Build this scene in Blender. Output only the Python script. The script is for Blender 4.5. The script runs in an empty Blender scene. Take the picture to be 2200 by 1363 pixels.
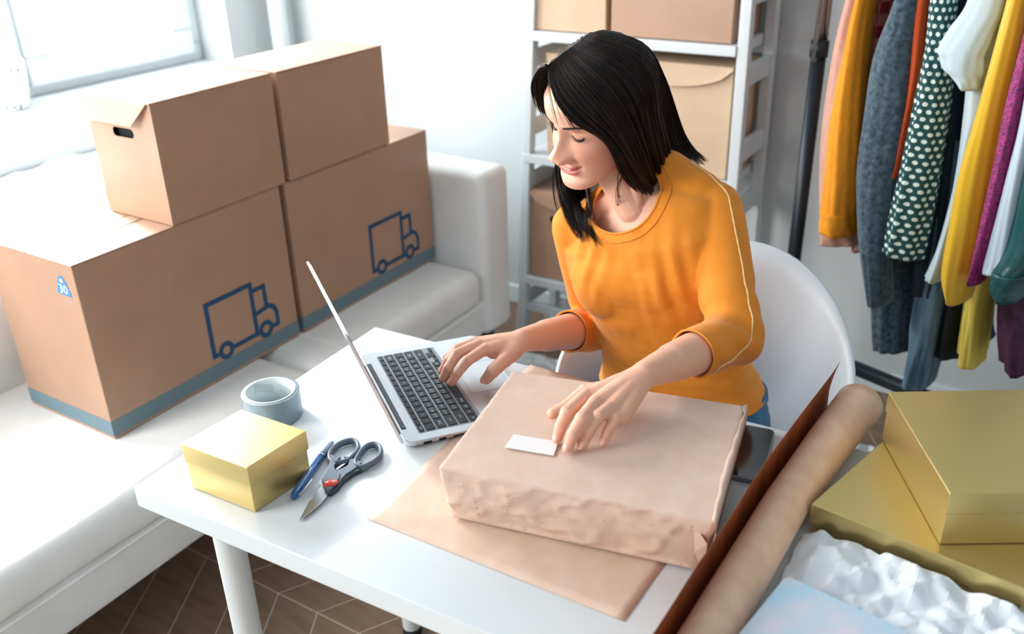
import bpy, bmesh, math, random
import numpy as np
from mathutils import Vector, Matrix, noise as mnoise
from mathutils.bvhtree import BVHTree
random.seed(7); RNG = np.random.default_rng(7)
SC = bpy.context.scene
COL = SC.collection
PI = math.pi
# ------------------------------------------------------------------ camera, world, lights, exposure
FPX = 1968.06; YAW = -0.57190; PITCH = 0.45781; ROLL = -0.026954; CAMZ = 1.565
_f = np.array([math.sin(YAW)*math.cos(PITCH), math.cos(YAW)*math.cos(PITCH), -math.sin(PITCH)])
_r = np.array([math.cos(YAW), -math.sin(YAW), 0.0]); _u = np.cross(_r, _f)
_r2 = math.cos(ROLL)*_r + math.sin(ROLL)*_u; _u2 = -math.sin(ROLL)*_r + math.cos(ROLL)*_u
cam_d = bpy.data.cameras.new('camera'); cam = bpy.data.objects.new('camera', cam_d); COL.objects.link(cam)
cam.matrix_world = Matrix(((_r2[0], _u2[0], -_f[0], 0), (_r2[1], _u2[1], -_f[1], 0), (_r2[2], _u2[2], -_f[2], CAMZ), (0, 0, 0, 1)))
cam_d.sensor_fit = 'HORIZONTAL'; cam_d.sensor_width = 36; cam_d.lens = FPX/2200*36
cam_d.clip_start = 0.02; cam_d.clip_end = 100
cam_d.dof.use_dof = True; cam_d.dof.focus_distance = 1.5; cam_d.dof.aperture_fstop = 3.2
SC.camera = cam
def P(x, y, z):            # point of the photograph on the horizontal plane at height z
    d = _r2*((x-1100)/FPX) - _u2*((y-681.5)/FPX) + _f
    t = (z-CAMZ)/d[2]; return np.array([d[0]*t, d[1]*t, z])
def PY(x, y, Y):           # ... on the vertical plane y = Y
    d = _r2*((x-1100)/FPX) - _u2*((y-681.5)/FPX) + _f
    t = Y/d[1]; return np.array([d[0]*t, Y, CAMZ+d[2]*t])
W = bpy.data.worlds.new('world'); SC.world = W; W.use_nodes = True
bg = W.node_tree.nodes['Background']; bg.inputs[0].default_value = (0.86, 0.95, 1.0, 1); bg.inputs[1].default_value = 0.68
def area(name, loc, target, sx, sy, power, color):
    l = bpy.data.lights.new(name, 'AREA'); l.shape = 'RECTANGLE'; l.size = sx; l.size_y = sy; l.energy = power; l.color = color
    o = bpy.data.objects.new(name, l); COL.objects.link(o); o.location = loc
    o.rotation_euler = (Vector(target)-Vector(loc)).to_track_quat('-Z', 'Y').to_euler(); return o
area('window_daylight', (-3.25, 1.45, 1.70), (-1.2, 1.45, 0.5), 1.9, 1.4, 170, (0.95, 0.98, 1.0))
area('side_window_daylight', (-2.55, -0.75, 1.75), (-1.1, 1.3, 0.75), 1.5, 1.4, 120, (1.0, 0.97, 0.94))
_s = bpy.data.lights.new('sun_through_window', 'SUN'); _s.energy = 30; _s.angle = math.radians(16); _s.color = (0.93, 0.97, 1.0)
_so = bpy.data.objects.new('sun_through_window', _s); COL.objects.link(_so); _so.location = (-4, 2.2, 3)
_so.rotation_euler = Vector((1.0, -0.30, -0.735)).to_track_quat('-Z', 'Y').to_euler()
SC.view_settings.view_transform = 'Standard'; SC.view_settings.look = 'None'
SC.view_settings.exposure = -0.16; SC.view_settings.gamma = 1.0; SC.view_settings.use_curve_mapping = False

# ------------------------------------------------------------------ helpers
def lin(c):
    return tuple((x/255/12.92 if x/255 <= 0.04045 else ((x/255+0.055)/1.055)**2.4) for x in c)
def mat(name, rgb, rough=0.6, metal=0.0, bump=None, var=None, spec=0.5, sub=0.0, trans=None, coat=0.0, sheen=0.0, raw=False, stretch=(1,1,1)):
    m = bpy.data.materials.new(name); m.use_nodes = True; nt = m.node_tree; b = nt.nodes['Principled BSDF']
    c = rgb if raw else lin(rgb)
    b.inputs['Base Color'].default_value = (*c, 1); b.inputs['Roughness'].default_value = rough
    b.inputs['Metallic'].default_value = metal; b.inputs['Specular IOR Level'].default_value = spec
    if sub: b.inputs['Subsurface Weight'].default_value = sub; b.inputs['Subsurface Radius'].default_value = (1, .3, .15); b.inputs['Subsurface Scale'].default_value = 0.006
    if coat: b.inputs['Coat Weight'].default_value = coat; b.inputs['Coat Roughness'].default_value = 0.1
    if sheen: b.inputs['Sheen Weight'].default_value = sheen; b.inputs['Sheen Roughness'].default_value = 0.4
    if bump or var:
        tc = nt.nodes.new('ShaderNodeTexCoord'); mp = nt.nodes.new('ShaderNodeMapping'); mp.inputs['Scale'].default_value = stretch
        nt.links.new(tc.outputs['Object'], mp.inputs['Vector'])
    if bump:
        n = nt.nodes.new('ShaderNodeTexNoise'); n.inputs['Scale'].default_value = bump[0]; n.inputs['Detail'].default_value = 4
        nt.links.new(mp.outputs[0], n.inputs['Vector'])
        bp = nt.nodes.new('ShaderNodeBump'); bp.inputs['Strength'].default_value = bump[1]; bp.inputs['Distance'].default_value = bump[2] if len(bump) > 2 else 0.002
        nt.links.new(n.outputs['Fac'], bp.inputs['Height']); nt.links.new(bp.outputs[0], b.inputs['Normal'])
    if var:   # (scale, rgb2, amount)
        n2 = nt.nodes.new('ShaderNodeTexNoise'); n2.inputs['Scale'].default_value = var[0]; n2.inputs['Detail'].default_value = 5
        nt.links.new(mp.outputs[0], n2.inputs['Vector'])
        r = nt.nodes.new('ShaderNodeValToRGB'); r.color_ramp.elements[0].position = 0.35; r.color_ramp.elements[1].position = 0.65
        r.color_ramp.elements[0].color = (*c, 1); c2 = lin(var[1]); a = var[2]
        r.color_ramp.elements[1].color = (*[c[i]*(1-a)+c2[i]*a for i in range(3)], 1)
        nt.links.new(n2.outputs['Fac'], r.inputs[0]); nt.links.new(r.outputs[0], b.inputs['Base Color'])
    return m
def obj(name, vf, m, parent=None, smooth=False, flat_angle=None):
    v, f = vf; org = np.array(parent['_o']) if parent is not None else np.zeros(3)
    if parent is None:
        v_ = np.array(v, float); lo = v_.min(0); hi = v_.max(0); org = np.array([(lo[0]+hi[0])/2, (lo[1]+hi[1])/2, lo[2]])
    me = bpy.data.meshes.new(name); me.from_pydata([tuple(np.array(p)-org) for p in v], [], [tuple(q) for q in f]); me.validate(); me.update()
    bm = bmesh.new(); bm.from_mesh(me); bmesh.ops.recalc_face_normals(bm, faces=bm.faces); bm.to_mesh(me); bm.free()
    o = bpy.data.objects.new(name, me); COL.objects.link(o); me.materials.append(m)
    if smooth: me.polygons.foreach_set('use_smooth', [True]*len(me.polygons))
    o['_o'] = [float(x) for x in org]
    if parent is not None:
        # children of children keep the world origin of their own parent
        o.parent = parent; o['_o'] = [float(x) for x in org]
    else: o.location = org
    return o
def tag(o, label, cat, group=None, kind=None):
    if label: o['label'] = label
    if cat: o['category'] = cat
    if group: o['group'] = group
    if kind: o['kind'] = kind
    return o
def thing(name, loc, label, cat, group=None):
    o = bpy.data.objects.new(name, None); COL.objects.link(o); o.location = loc; o['_o'] = [float(x) for x in loc]; o.empty_display_size = 0.05
    return tag(o, label, cat, group)
def struct(o): o['kind'] = 'structure'; return o
def bev(o, w, seg=2, ang=0.6):
    m = o.modifiers.new('bevel', 'BEVEL'); m.width = w; m.segments = seg; m.limit_method = 'ANGLE'; m.angle_limit = ang
    for p in o.data.polygons: p.use_smooth = True
    try:
        n = o.modifiers.new('wn', 'WEIGHTED_NORMAL'); n.keep_sharp = False
    except Exception: pass
    return o
def join(*parts):
    V = []; F = []
    for v, f in parts:
        k = len(V); V += [tuple(p) for p in v]; F += [tuple(i+k for i in q) for q in f]
    return V, F
def rotz(v, a, c=(0, 0, 0)):
    v = np.array(v, float)-np.array(c); ca, sa = math.cos(a), math.sin(a)
    return np.column_stack([v[:, 0]*ca-v[:, 1]*sa, v[:, 0]*sa+v[:, 1]*ca, v[:, 2]])+np.array(c)
def bx(x0, x1, y0, y1, z0, z1):
    v = [(x0, y0, z0), (x1, y0, z0), (x1, y1, z0), (x0, y1, z0), (x0, y0, z1), (x1, y0, z1), (x1, y1, z1), (x0, y1, z1)]
    return v, [(0, 3, 2, 1), (4, 5, 6, 7), (0, 1, 5, 4), (1, 2, 6, 5), (2, 3, 7, 6), (3, 0, 4, 7)]
def frame_box(vf, o, ex, ey, ez=(0, 0, 1)):   # local -> world by axes
    o, ex, ey, ez = map(np.array, (o, ex, ey, ez)); return [o+p[0]*ex+p[1]*ey+p[2]*ez for p in np.array(vf[0], float)], vf[1]
def prism(pts, z0, z1):   # polygon outline (xy) extruded in z
    n = len(pts); v = [(p[0], p[1], z0) for p in pts]+[(p[0], p[1], z1) for p in pts]
    f = [tuple(range(n))[::-1], tuple(range(n, 2*n))]+[(i, (i+1) % n, n+(i+1) % n, n+i) for i in range(n)]
    return v, f
def rings(R, close_ends=True, closed=True):
    n = len(R[0]); V = [tuple(p) for r in R for p in r]; F = []
    for i in range(len(R)-1):
        for j in range(n if closed else n-1):
            k = (j+1) % n; F.append((i*n+j, i*n+k, (i+1)*n+k, (i+1)*n+j))
    if close_ends: F.append(tuple(range(n))[::-1]); F.append(tuple(range((len(R)-1)*n, len(R)*n)))
    return V, F
def tube(pts, rad, sides=10, cap=True, flat=1.0, closed=False):
    pts = [np.array(p, float) for p in pts]; n = len(pts)
    if not hasattr(rad, '__len__'): rad = [rad]*n
    R = []; up = None
    for i in range(n):
        if closed: t = pts[(i+1) % n]-pts[i-1]
        else: t = pts[min(i+1, n-1)]-pts[max(i-1, 0)]
        t = t/(np.linalg.norm(t)+1e-12)
        if up is None:
            up = np.array([0, 0, 1.0]) if abs(t[2]) < 0.9 else np.array([1.0, 0, 0])
        a = np.cross(t, up); a /= np.linalg.norm(a)+1e-12; b = np.cross(a, t); up = b
        R.append([pts[i]+rad[i]*(math.cos(2*PI*k/sides)*a+flat*math.sin(2*PI*k/sides)*b) for k in range(sides)])
    if closed:
        V = [tuple(p) for r in R for p in r]; F = []
        for i in range(n):
            for j in range(sides):
                k = (j+1) % sides; q = (i+1) % n; F.append((i*sides+j, i*sides+k, q*sides+k, q*sides+j))
        return V, F
    return rings(R, cap)
def cyl(c, r, z0, z1, n=24, r1=None):
    r1 = r if r1 is None else r1
    return rings([[(c[0]+r*math.cos(2*PI*k/n), c[1]+r*math.sin(2*PI*k/n), z0) for k in range(n)], [(c[0]+r1*math.cos(2*PI*k/n), c[1]+r1*math.sin(2*PI*k/n), z1) for k in range(n)]])
def lathe(c, prof, n=32):
    return rings([[(c[0]+r*math.cos(2*PI*k/n), c[1]+r*math.sin(2*PI*k/n), z) for k in range(n)] for r, z in prof], True)
def lathe_closed(c, prof, n=40):   # profile loop (ring section)
    m = len(prof); V = []; F = []
    for k in range(n):
        a = 2*PI*k/n
        V += [(c[0]+r*math.cos(a), c[1]+r*math.sin(a), z) for r, z in prof]
    for k in range(n):
        for j in range(m):
            q = (k+1) % n; l = (j+1) % m; F.append((k*m+j, k*m+l, q*m+l, q*m+j))
    return V, F
def smoothpath(pts, n=8, closed=False):
    pts = [np.array(p, float) for p in pts]; N = len(pts); out = []
    for i in range(N if closed else N-1):
        p0 = pts[i-1] if (closed or i > 0) else pts[0]; p1 = pts[i]; p2 = pts[(i+1) % N]; p3 = pts[(i+2) % N] if closed else pts[min(i+2, N-1)]
        for k in range(n):
            t = k/n; out.append(0.5*((2*p1)+(-p0+p2)*t+(2*p0-5*p1+4*p2-p3)*t*t+(-p0+3*p1-3*p2+p3)*t**3))
    if not closed: out.append(pts[-1])
    return out
def capsule(p0, p1, r0, r1, sides=14):
    p0 = np.array(p0, float); p1 = np.array(p1, float); t = p1-p0; L = np.linalg.norm(t); t /= L+1e-12
    pts = []; rr = []
    for a in (-80, -55, -28): pts.append(p0+t*r0*math.sin(math.radians(a))); rr.append(r0*math.cos(math.radians(a)))
    pts += [p0, p1]; rr += [r0, r1]
    for a in (28, 55, 80): pts.append(p1+t*r1*math.sin(math.radians(a))); rr.append(r1*math.cos(math.radians(a)))
    return tube(pts, rr, sides)
def ellipsoid(c, r, axes=None, nu=20, nv=12):
    c = np.array(c, float); A = np.eye(3) if axes is None else np.array(axes, float)
    R = []
    for i in range(1, nv):
        th = PI*i/nv
        R.append([c+A.T@np.array([r[0]*math.sin(th)*math.cos(2*PI*k/nu), r[1]*math.sin(th)*math.sin(2*PI*k/nu), r[2]*math.cos(th)]) for k in range(nu)])
    return rings(R)
def remesh(vf, voxel, smooth=4, fac=0.5):
    me = bpy.data.meshes.new('tmp'); me.from_pydata([tuple(p) for p in vf[0]], [], vf[1]); me.update()
    bm = bmesh.new(); bm.from_mesh(me); bmesh.ops.recalc_face_normals(bm, faces=bm.faces); bm.to_mesh(me); bm.free()
    o = bpy.data.objects.new('tmp', me); COL.objects.link(o)
    m = o.modifiers.new('r', 'REMESH'); m.mode = 'VOXEL'; m.voxel_size = voxel
    if smooth: s = o.modifiers.new('s', 'SMOOTH'); s.iterations = smooth; s.factor = fac
    dg = bpy.context.evaluated_depsgraph_get(); ev = o.evaluated_get(dg); me2 = bpy.data.meshes.new_from_object(ev)
    n = len(me2.vertices); v = np.empty(n*3); me2.vertices.foreach_get('co', v); f = [tuple(p.vertices) for p in me2.polygons]
    nn = np.empty(n*3); me2.vertices.foreach_get('normal', nn)
    bpy.data.objects.remove(o); bpy.data.meshes.remove(me); bpy.data.meshes.remove(me2)
    return v.reshape(-1, 3), f, nn.reshape(-1, 3)
def fbm(p, s, o=3):
    return mnoise.fractal(Vector(p)*s, 1.0, 2.0, o)
def text_mesh(body, size, xf):   # xf: function (x,y)->world point
    c = bpy.data.curves.new('t', 'FONT'); c.body = body; c.size = size; c.resolution_u = 2; c.align_x = 'CENTER'; c.align_y = 'CENTER'
    o = bpy.data.objects.new('t', c); COL.objects.link(o)
    dg = bpy.context.evaluated_depsgraph_get(); me = bpy.data.meshes.new_from_object(o.evaluated_get(dg))
    v = [xf(p.co.x, p.co.y) for p in me.vertices]; f = [tuple(q.vertices) for q in me.polygons]
    bpy.data.objects.remove(o); bpy.data.curves.remove(c); bpy.data.meshes.remove(me); return v, f
def rrect(x0, x1, y0, y1, r, n=5):
    out = []
    for cx, cy, a0 in ((x1-r, y1-r, 0), (x0+r, y1-r, 90), (x0+r, y0+r, 180), (x1-r, y0+r, 270)):
        for k in range(n+1):
            a = math.radians(a0+90*k/n); out.append((cx+r*math.cos(a), cy+r*math.sin(a)))
    return out

# ------------------------------------------------------------------ materials
M_wall = mat('wall_paint', (194, 201, 203), 0.85, bump=(60, .05))
M_white = mat('white_lacquer', (202, 208, 211), 0.35, bump=(3, .01))
M_frame = mat('window_frame_white', (214, 226, 230), 0.4, bump=(5, .01))
M_sofa = mat('sofa_leather_white', (240, 243, 243), 0.5, bump=(9, .35, .01), var=(7, (216, 213, 206), .35))
M_cloth = mat('white_cloth', (235, 236, 238), 0.85, bump=(14, .6, .01))
M_plank = mat('oak_plank', (128, 106, 86), 0.5, bump=(40, .15), var=(6, (108, 86, 68), .9), stretch=(1, 7, 1))
M_gap = mat('floor_joint', (188, 170, 150), 0.8, bump=(50, .1))
M_card = mat('cardboard', (174, 138, 114), 0.42, bump=(300, .15, .0006), var=(9, (165, 130, 107), .6))
M_card2 = mat('cardboard_pale', (202, 176, 148), 0.85, bump=(200, .15, .0006), var=(6, (190, 163, 136), .6))
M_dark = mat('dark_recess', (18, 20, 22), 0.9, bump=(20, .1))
M_print = mat('blue_print', (22, 72, 112), 0.7, bump=(200, .05))
M_printl = mat('light_blue_print', (62, 128, 190), 0.7, bump=(200, .05))
M_band = mat('grey_blue_band', (104, 128, 138), 0.75, bump=(200, .05))
M_faint = mat('faint_print', (188, 178, 188), 0.8, bump=(200, .05))
M_alu = mat('aluminium', (205, 207, 212), 0.32, 0.85, bump=(400, .03))
M_alud = mat('dark_aluminium', (150, 152, 160), 0.4, 0.8, bump=(400, .03))  # darker aluminium for keyboard well, hinge and phone frame
M_key = mat('key_black', (30, 38, 44), 0.5, bump=(100, .03))
M_leg = mat('key_legend_white', (190, 215, 215), 0.6, bump=(100, .02))
M_screen = mat('screen_glass', (14, 18, 24), 0.1, coat=.5, bump=(3, .01))
M_gold = mat('gold_card', (206, 184, 122), 0.33, 0.8, bump=(260, .05, .0006), raw=False)
M_goldedge = mat('gold_card_edge', (236, 222, 170), 0.5, 0.3, bump=(200, .05))
M_kraft = mat('kraft_paper', (212, 186, 170), 0.75, bump=(16, .35, .006), var=(30, (204, 174, 156), .6))
M_kroll = mat('kraft_roll_paper', (236, 198, 170), 0.45, bump=(5, .1, .003), var=(30, (214, 172, 142), .6))
M_kraft_flap = mat('kraft_flap', (168, 84, 38), 0.6, bump=(60, .2, .002), var=(14, (120, 56, 26), .8), stretch=(1, 4, 1))  # loose flap: darker, more orange brown than the roll
M_kraft_sheet = mat('kraft_sheet', (212, 188, 172), 0.8, bump=(10, .2, .003), var=(25, (200, 168, 146), .6))
M_label = mat('label_white', (228, 226, 226), 0.6, bump=(80, .05))
M_tissue = mat('tissue_paper', (232, 238, 246), 0.8, bump=(30, .3, .004))
M_tape = mat('tape_grey', (122, 138, 146), 0.3, 0.6, bump=(40, .1, .001))
M_core = mat('tape_core', (196, 206, 206), 0.6, bump=(60, .1))
M_coreprint = mat('tape_core_print', (150, 164, 170), 0.6, bump=(60, .1))
M_pen = mat('pen_blue', (20, 92, 150), 0.25, 0.3, coat=.6, bump=(30, .02))
M_pengrip = mat('pen_grip_grey', (108, 126, 140), 0.5, bump=(300, .2, .0004))
M_pentip = mat('pen_tip_blue', (40, 130, 200), 0.3, bump=(30, .02))
M_steel = mat('steel', (190, 192, 196), 0.25, 0.95, bump=(90, .03))
M_handle = mat('scissor_handle', (84, 98, 112), 0.45, bump=(100, .05))
M_handled = mat('scissor_handle_dark', (36, 54, 64), 0.5, bump=(100, .05))
M_red = mat('red_button', (214, 56, 36), 0.25, coat=.6, bump=(20, .02))
M_phone = mat('phone_black', (8, 16, 22), 0.12, coat=.6, bump=(3, .01))
M_skin = mat('skin', (226, 172, 146), 0.5, bump=(180, .12, .0006), sub=.12)
M_shirt = mat('mustard_knit', (226, 138, 34), 0.85, bump=(420, .3, .0008), var=(30, (216, 128, 28), .6), sheen=.2)
M_piping = mat('beige_braid', (226, 190, 136), 0.8, bump=(300, .5, .001))
M_jeans = mat('denim', (58, 104, 140), 0.85, bump=(350, .4, .001), var=(30, (80, 130, 165), .7))
M_hair = mat('dark_hair', (22, 17, 17), 0.42, bump=(200, .1), spec=.22, var=(45, (52, 34, 28), .6))
M_scalp = mat('dark_hair_base', (22, 16, 15), 0.6, bump=(200, .2))
M_lash = mat('lash_dark', (26, 20, 20), 0.6, bump=(100, .05))
M_brow = mat('brow_dark', (50, 36, 32), 0.7, bump=(100, .05))
M_nail = mat('nail_pink', (236, 178, 162), 0.35, coat=.2, bump=(30, .02))
M_teeth = mat('teeth_white', (244, 238, 232), 0.25, bump=(30, .02))
M_eye = mat('eye_white', (225, 222, 220), 0.2, bump=(30, .02))
M_chair = mat('chair_shell_white', (224, 232, 238), 0.4, bump=(5, .01))
M_wood = mat('beech_wood', (190, 150, 105), 0.5, bump=(60, .1), stretch=(1, 1, .1))
M_darkwood = mat('dark_wood', (52, 40, 34), 0.5, bump=(60, .1))
M_black = mat('black_metal', (12, 26, 34), 0.4, 0.3, bump=(50, .03))
M_chrome = mat('grey_metal', (150, 146, 142), 0.3, 0.9, bump=(50, .03))
M_pot = mat('ceramic_white', (236, 240, 240), 0.3, bump=(20, .02))
M_potprint = mat('pot_leaf_print', (96, 118, 124), 0.6, bump=(20, .02))
M_glass = bpy.data.materials.new('window_glass'); M_glass.use_nodes = True
_nt = M_glass.node_tree; _nt.nodes.clear(); _o = _nt.nodes.new('ShaderNodeOutputMaterial'); _t = _nt.nodes.new('ShaderNodeBsdfTransparent'); _g = _nt.nodes.new('ShaderNodeBsdfGlossy')
_g.inputs['Roughness'].default_value = 0.02; _mx = _nt.nodes.new('ShaderNodeMixShader'); _mx.inputs[0].default_value = 0.06
_nt.links.new(_t.outputs[0], _mx.inputs[1]); _nt.links.new(_g.outputs[0], _mx.inputs[2]); _nt.links.new(_mx.outputs[0], _o.inputs[0])
# ------------------------------------------------------------------ room
XW, YW = -2.88, 2.80
fl = obj('floor', bx(XW-0.3, 1.6, -0.2, YW+0.1, -0.06, -0.0010), M_gap); struct(fl)
def plank_mesh(name, outline, h0, h1):
    v, f = prism(outline, h0, h1); me = bpy.data.meshes.new(name); me.from_pydata(v, [], f); me.update(); me.materials.append(M_plank); return me
# chevron planks: columns run along x, plank ends meet on joints parallel to x
Sx, CH, SK = 0.1262, 0.43, 0.245
def chev(sgn):
    g = 0.0022; y0, y1 = g, CH-g
    k = SK/CH*sgn
    return [(g+k*y0, y0), (Sx-g+k*y0, y0), (Sx-g+k*y1, y1), (g+k*y1, y1)]
mesh_a = plank_mesh('plank', chev(1), -0.004, 0.0); mesh_b = plank_mesh('plank', chev(-1), -0.004, 0.0)
YS = 1.113
for row in range(-2, 4):
    me = mesh_a if row % 2 == 0 else mesh_b
    off = 0.0 if row % 2 == 0 else SK
    for i in range(-14, 24):
        x = -1.536+i*Sx+off; y = YS+row*CH
        if x < -2.6 or x > 0.6 or y+CH > YW+0.12: continue
        if x > -0.75 and y < 0.6: continue
        o = bpy.data.objects.new('plank', me); COL.objects.link(o); o.parent = fl
        o.location = (x-fl['_o'][0], y-fl['_o'][1], -fl['_o'][2])
# walls
WT = 0.34; OY0, OY1, OZ0, OZ1 = 0.35, 2.51, 0.87, 2.28
wl = join(bx(XW-WT, XW, -3.0, YW+0.1, -0.06, OZ0), bx(XW-WT, XW, OY1, YW+0.1, OZ0, 4.6), bx(XW-WT, XW, -3.0, OY0, OZ0, 4.6), bx(XW-WT, XW, OY0, OY1, OZ1, 4.6))  # raised and lengthened out of view to block the sun
struct(obj('wall_left', wl, M_wall))
struct(obj('wall_back', bx(XW, 1.6, YW, YW+0.1, -0.06, 4.6), M_wall))
bb = struct(obj('baseboard_back', bx(XW, 1.6, YW-0.014, YW, 0.0, 0.075), M_frame)); bev(bb, .004)
gr = obj('ground_outside', bx(-40, XW-WT-.05, -18, 30, -3.3, -3.2), mat('added_pale_ground', (196, 204, 206), .9, bump=(.5, .3), var=(.35, (120, 138, 134), .8))); struct(gr)  # pale ground added to make the window view bright
# window
wn = thing('window_1', (-3.03, 1.45, 0.9), None, None); struct(wn)
def ring(x0, x1, ya, yb, za, zb, w):
    return join(bx(x0, x1, ya, yb, za, za+w), bx(x0, x1, ya, yb, zb-w, zb), bx(x0, x1, ya, ya+w, za+w, zb-w), bx(x0, x1, yb-w, yb, za+w, zb-w))
o = obj('window_frame', ring(-3.11, -3.05, OY0, OY1, OZ0+.03, OZ1, 0.07), M_frame, wn); bev(o, .006)
for (ya, yb) in ((1.765, 2.455), (0.42, 1.735)):
    o = obj('sash', ring(-3.10, -3.02, ya, yb, 0.935, 2.21, 0.095), M_frame, wn); bev(o, .008)
    o2 = obj('glazing_bead', ring(-3.075, -3.035, ya+.09, yb-.09, 1.025, 2.12, 0.02), M_frame, o); bev(o2, .004)
    obj('pane', bx(-3.072, -3.068, ya+.1, yb-.1, 1.035, 2.11), M_glass, o)
o = obj('mullion', bx(-3.11, -3.04, 1.735, 1.765, .9, 2.25), M_frame, wn); bev(o, .004)
o = obj('window_sill', bx(-3.11, XW+0.02, OY0, OY1, OZ0, OZ0+.032), M_white, wn); bev(o, .008)
# heating riser pipe and radiator
o = tag(obj('heating_pipe', tube([(-2.80, 2.70, 0.0), (-2.80, 2.70, 2.7)], 0.035, 20), M_frame, smooth=True), 'white vertical heating pipe in the room corner beside the window', 'pipe')
rd = thing('radiator', (-2.81, 1.4, 0.0), 'white ribbed radiator on the wall below the window sill', 'radiator')
o = obj('front_panel', bx(-2.765, -2.755, .55, 2.4, .12, .70), M_frame, rd); bev(o, .003)
obj('back_panel', bx(-2.862, -2.852, .55, 2.4, .12, .715), M_frame, rd)
for k in range(22):
    y = .60+k*.082; o = obj('rib', bx(-2.852, -2.765, y, y+.012, .15, .705), M_frame, rd)
for k in range(22):
    y = .56+k*.082; o = obj('top_cover', bx(-2.864, -2.815, y, y+.076, .715, .722), M_frame, rd)
for y in (.7, 2.2):
    obj('foot', bx(-2.83, -2.79, y, y+.04, 0, .12), M_frame, rd)
# plant pot on the sill
pt = thing('plant_pot', (-2.940, 1.628, .902), 'white ceramic pot with dark leaf print on the window sill', 'pot')
pc = (-2.940, 1.628); z = .902
obj('pot_body', lathe_closed(pc, [(.0, z), (.052, z), (.066, z+.075), (.070, z+.150), (.064, z+.150), (.058, z+.07), (.0, z+.02)], 48), M_pot, pt, True)
obj('soil', cyl(pc, .060, z+.105, z+.120, 32), M_darkwood, pt)
for k in range(70):
    a = 2*PI*k*.618; h = .012+.125*((k*0.377) % 1); r = .0532+(.0705-.0532)*(h/.15)**.8+.0006
    tl = RNG.uniform(-.9, .9); L = RNG.uniform(.006, .011); wv = RNG.uniform(.0025, .0042); pts = []
    for j in range(10):
        b = 2*PI*j/10; lx = L*math.cos(b); ly = wv*math.sin(b)*(1+.3*math.cos(b)); u = lx*math.cos(tl)-ly*math.sin(tl); w_ = lx*math.sin(tl)+ly*math.cos(tl)
        pts.append((pc[0]+(r+.0003)*math.cos(a+w_/r), pc[1]+(r+.0003)*math.sin(a+w_/r), z+h+u))
    if k == 0: lf = ([], [])
    lf = join(lf, (pts, [tuple(range(10))]))
obj('leaf_print', lf, M_potprint, pt)

# ------------------------------------------------------------------ sofa
sf = thing('sofa', (-2.0, 1.0, 0.0), 'white leather sofa along the window wall with boxes stacked on it', 'sofa')
def cushion(x0, x1, y0, y1, z0, z1, r, amp=.004, n=34):
    # rounded, slightly rumpled block
    vf = bx(x0, x1, y0, y1, z0, z1); me = bpy.data.meshes.new('c'); me.from_pydata(vf[0], [], vf[1]); bm = bmesh.new(); bm.from_mesh(me)
    bmesh.ops.recalc_face_normals(bm, faces=bm.faces)
    bmesh.ops.bevel(bm, geom=bm.edges[:], offset=r, segments=5, profile=.5, affect='EDGES')
    bmesh.ops.subdivide_edges(bm, edges=[e for e in bm.edges if e.calc_length() > .12], cuts=6, use_grid_fill=True)
    bmesh.ops.triangulate(bm, faces=[f for f in bm.faces if len(f.verts) > 4])
    for v in bm.verts:
        p = v.co; d = fbm(p, 5)*amp+fbm(p+Vector((3, 1, 2)), 16, 2)*amp*.35; v.co = p+v.normal*d
    V = [tuple(v.co) for v in bm.verts]; bm.verts.index_update(); F = [tuple(v.index for v in f.verts) for f in bm.faces]; bm.free(); bpy.data.meshes.remove(me)
    return V, F
for (ya, yb) in ((-.25, 1.452), (1.458, 2.20)):
    obj('seat_cushion', cushion(-2.17, -1.515, ya, yb, .295, .42, .045), M_sofa, sf, True)
obj('base', cushion(-2.45, -1.535, -.28, 2.22, .175, .30, .015, .003), M_sofa, sf, True)
obj('backrest', cushion(-2.45, -2.15, -.28, 2.22, .29, .80, .05), M_sofa, sf, True)
obj('armrest', cushion(-2.45, -1.518, 2.212, 2.365, .17, .725, .028), M_sofa, sf, True)
o = obj('piping', tube(smoothpath([(-1.515, -.25, .303), (-1.513, 1.0, .305), (-1.515, 2.2, .303)], 8), .004, 6), M_sofa, sf)
for (x, y) in ((-1.60, 2.29), (-2.38, 2.29), (-1.60, -.2), (-2.38, -.2)):
    obj('leg', rings([[(x-.022, y-.022, 0), (x+.022, y-.022, 0), (x+.022, y+.022, 0), (x-.022, y+.022, 0)], [(x-.034, y-.034, .176), (x+.034, y-.034, .176), (x+.034, y+.034, .176), (x-.034, y+.034, .176)]]), M_darkwood, sf)
# crumpled throw over the backrest
R = []; nx, ny = 30, 70
for i in range(ny):
    y = .55+1.0*i/(ny-1); row = []
    for j in range(nx):
        t = j/(nx-1); x = -2.50+.40*t
        zz = .838-max(0, (t-.80)*1.5)*.35-max(0, .12-t)*1.0
        zz += .020*fbm((x*1, y, 0), 6, 2)+.006*abs(fbm((x, y, 3), 14, 2)); row.append((x, y, max(zz, .806) if t < .82 else zz))
    R.append(row)
th = obj('throw_blanket', rings(R, False, False), M_cloth, None, True); th.modifiers.new('s', 'SOLIDIFY').thickness = .006
tag(th, 'crumpled white throw lying over the sofa back in front of the radiator', 'blanket')
# shaggy rug
R = []
for i in range(60):
    R.append([(-1.52+1.2*j/79, 1.86+.58*i/59, .012+.006*fbm((j*.5, i*.5, 0), 1.0)) for j in range(80)])
rg = obj('rug', join(rings(R, False, False), bx(-1.52, -.32, 1.86, 2.44, .0, .012)), M_cloth, None, True)
tag(rg, 'white soft rug on the floor behind the white chair', 'rug')

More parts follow.
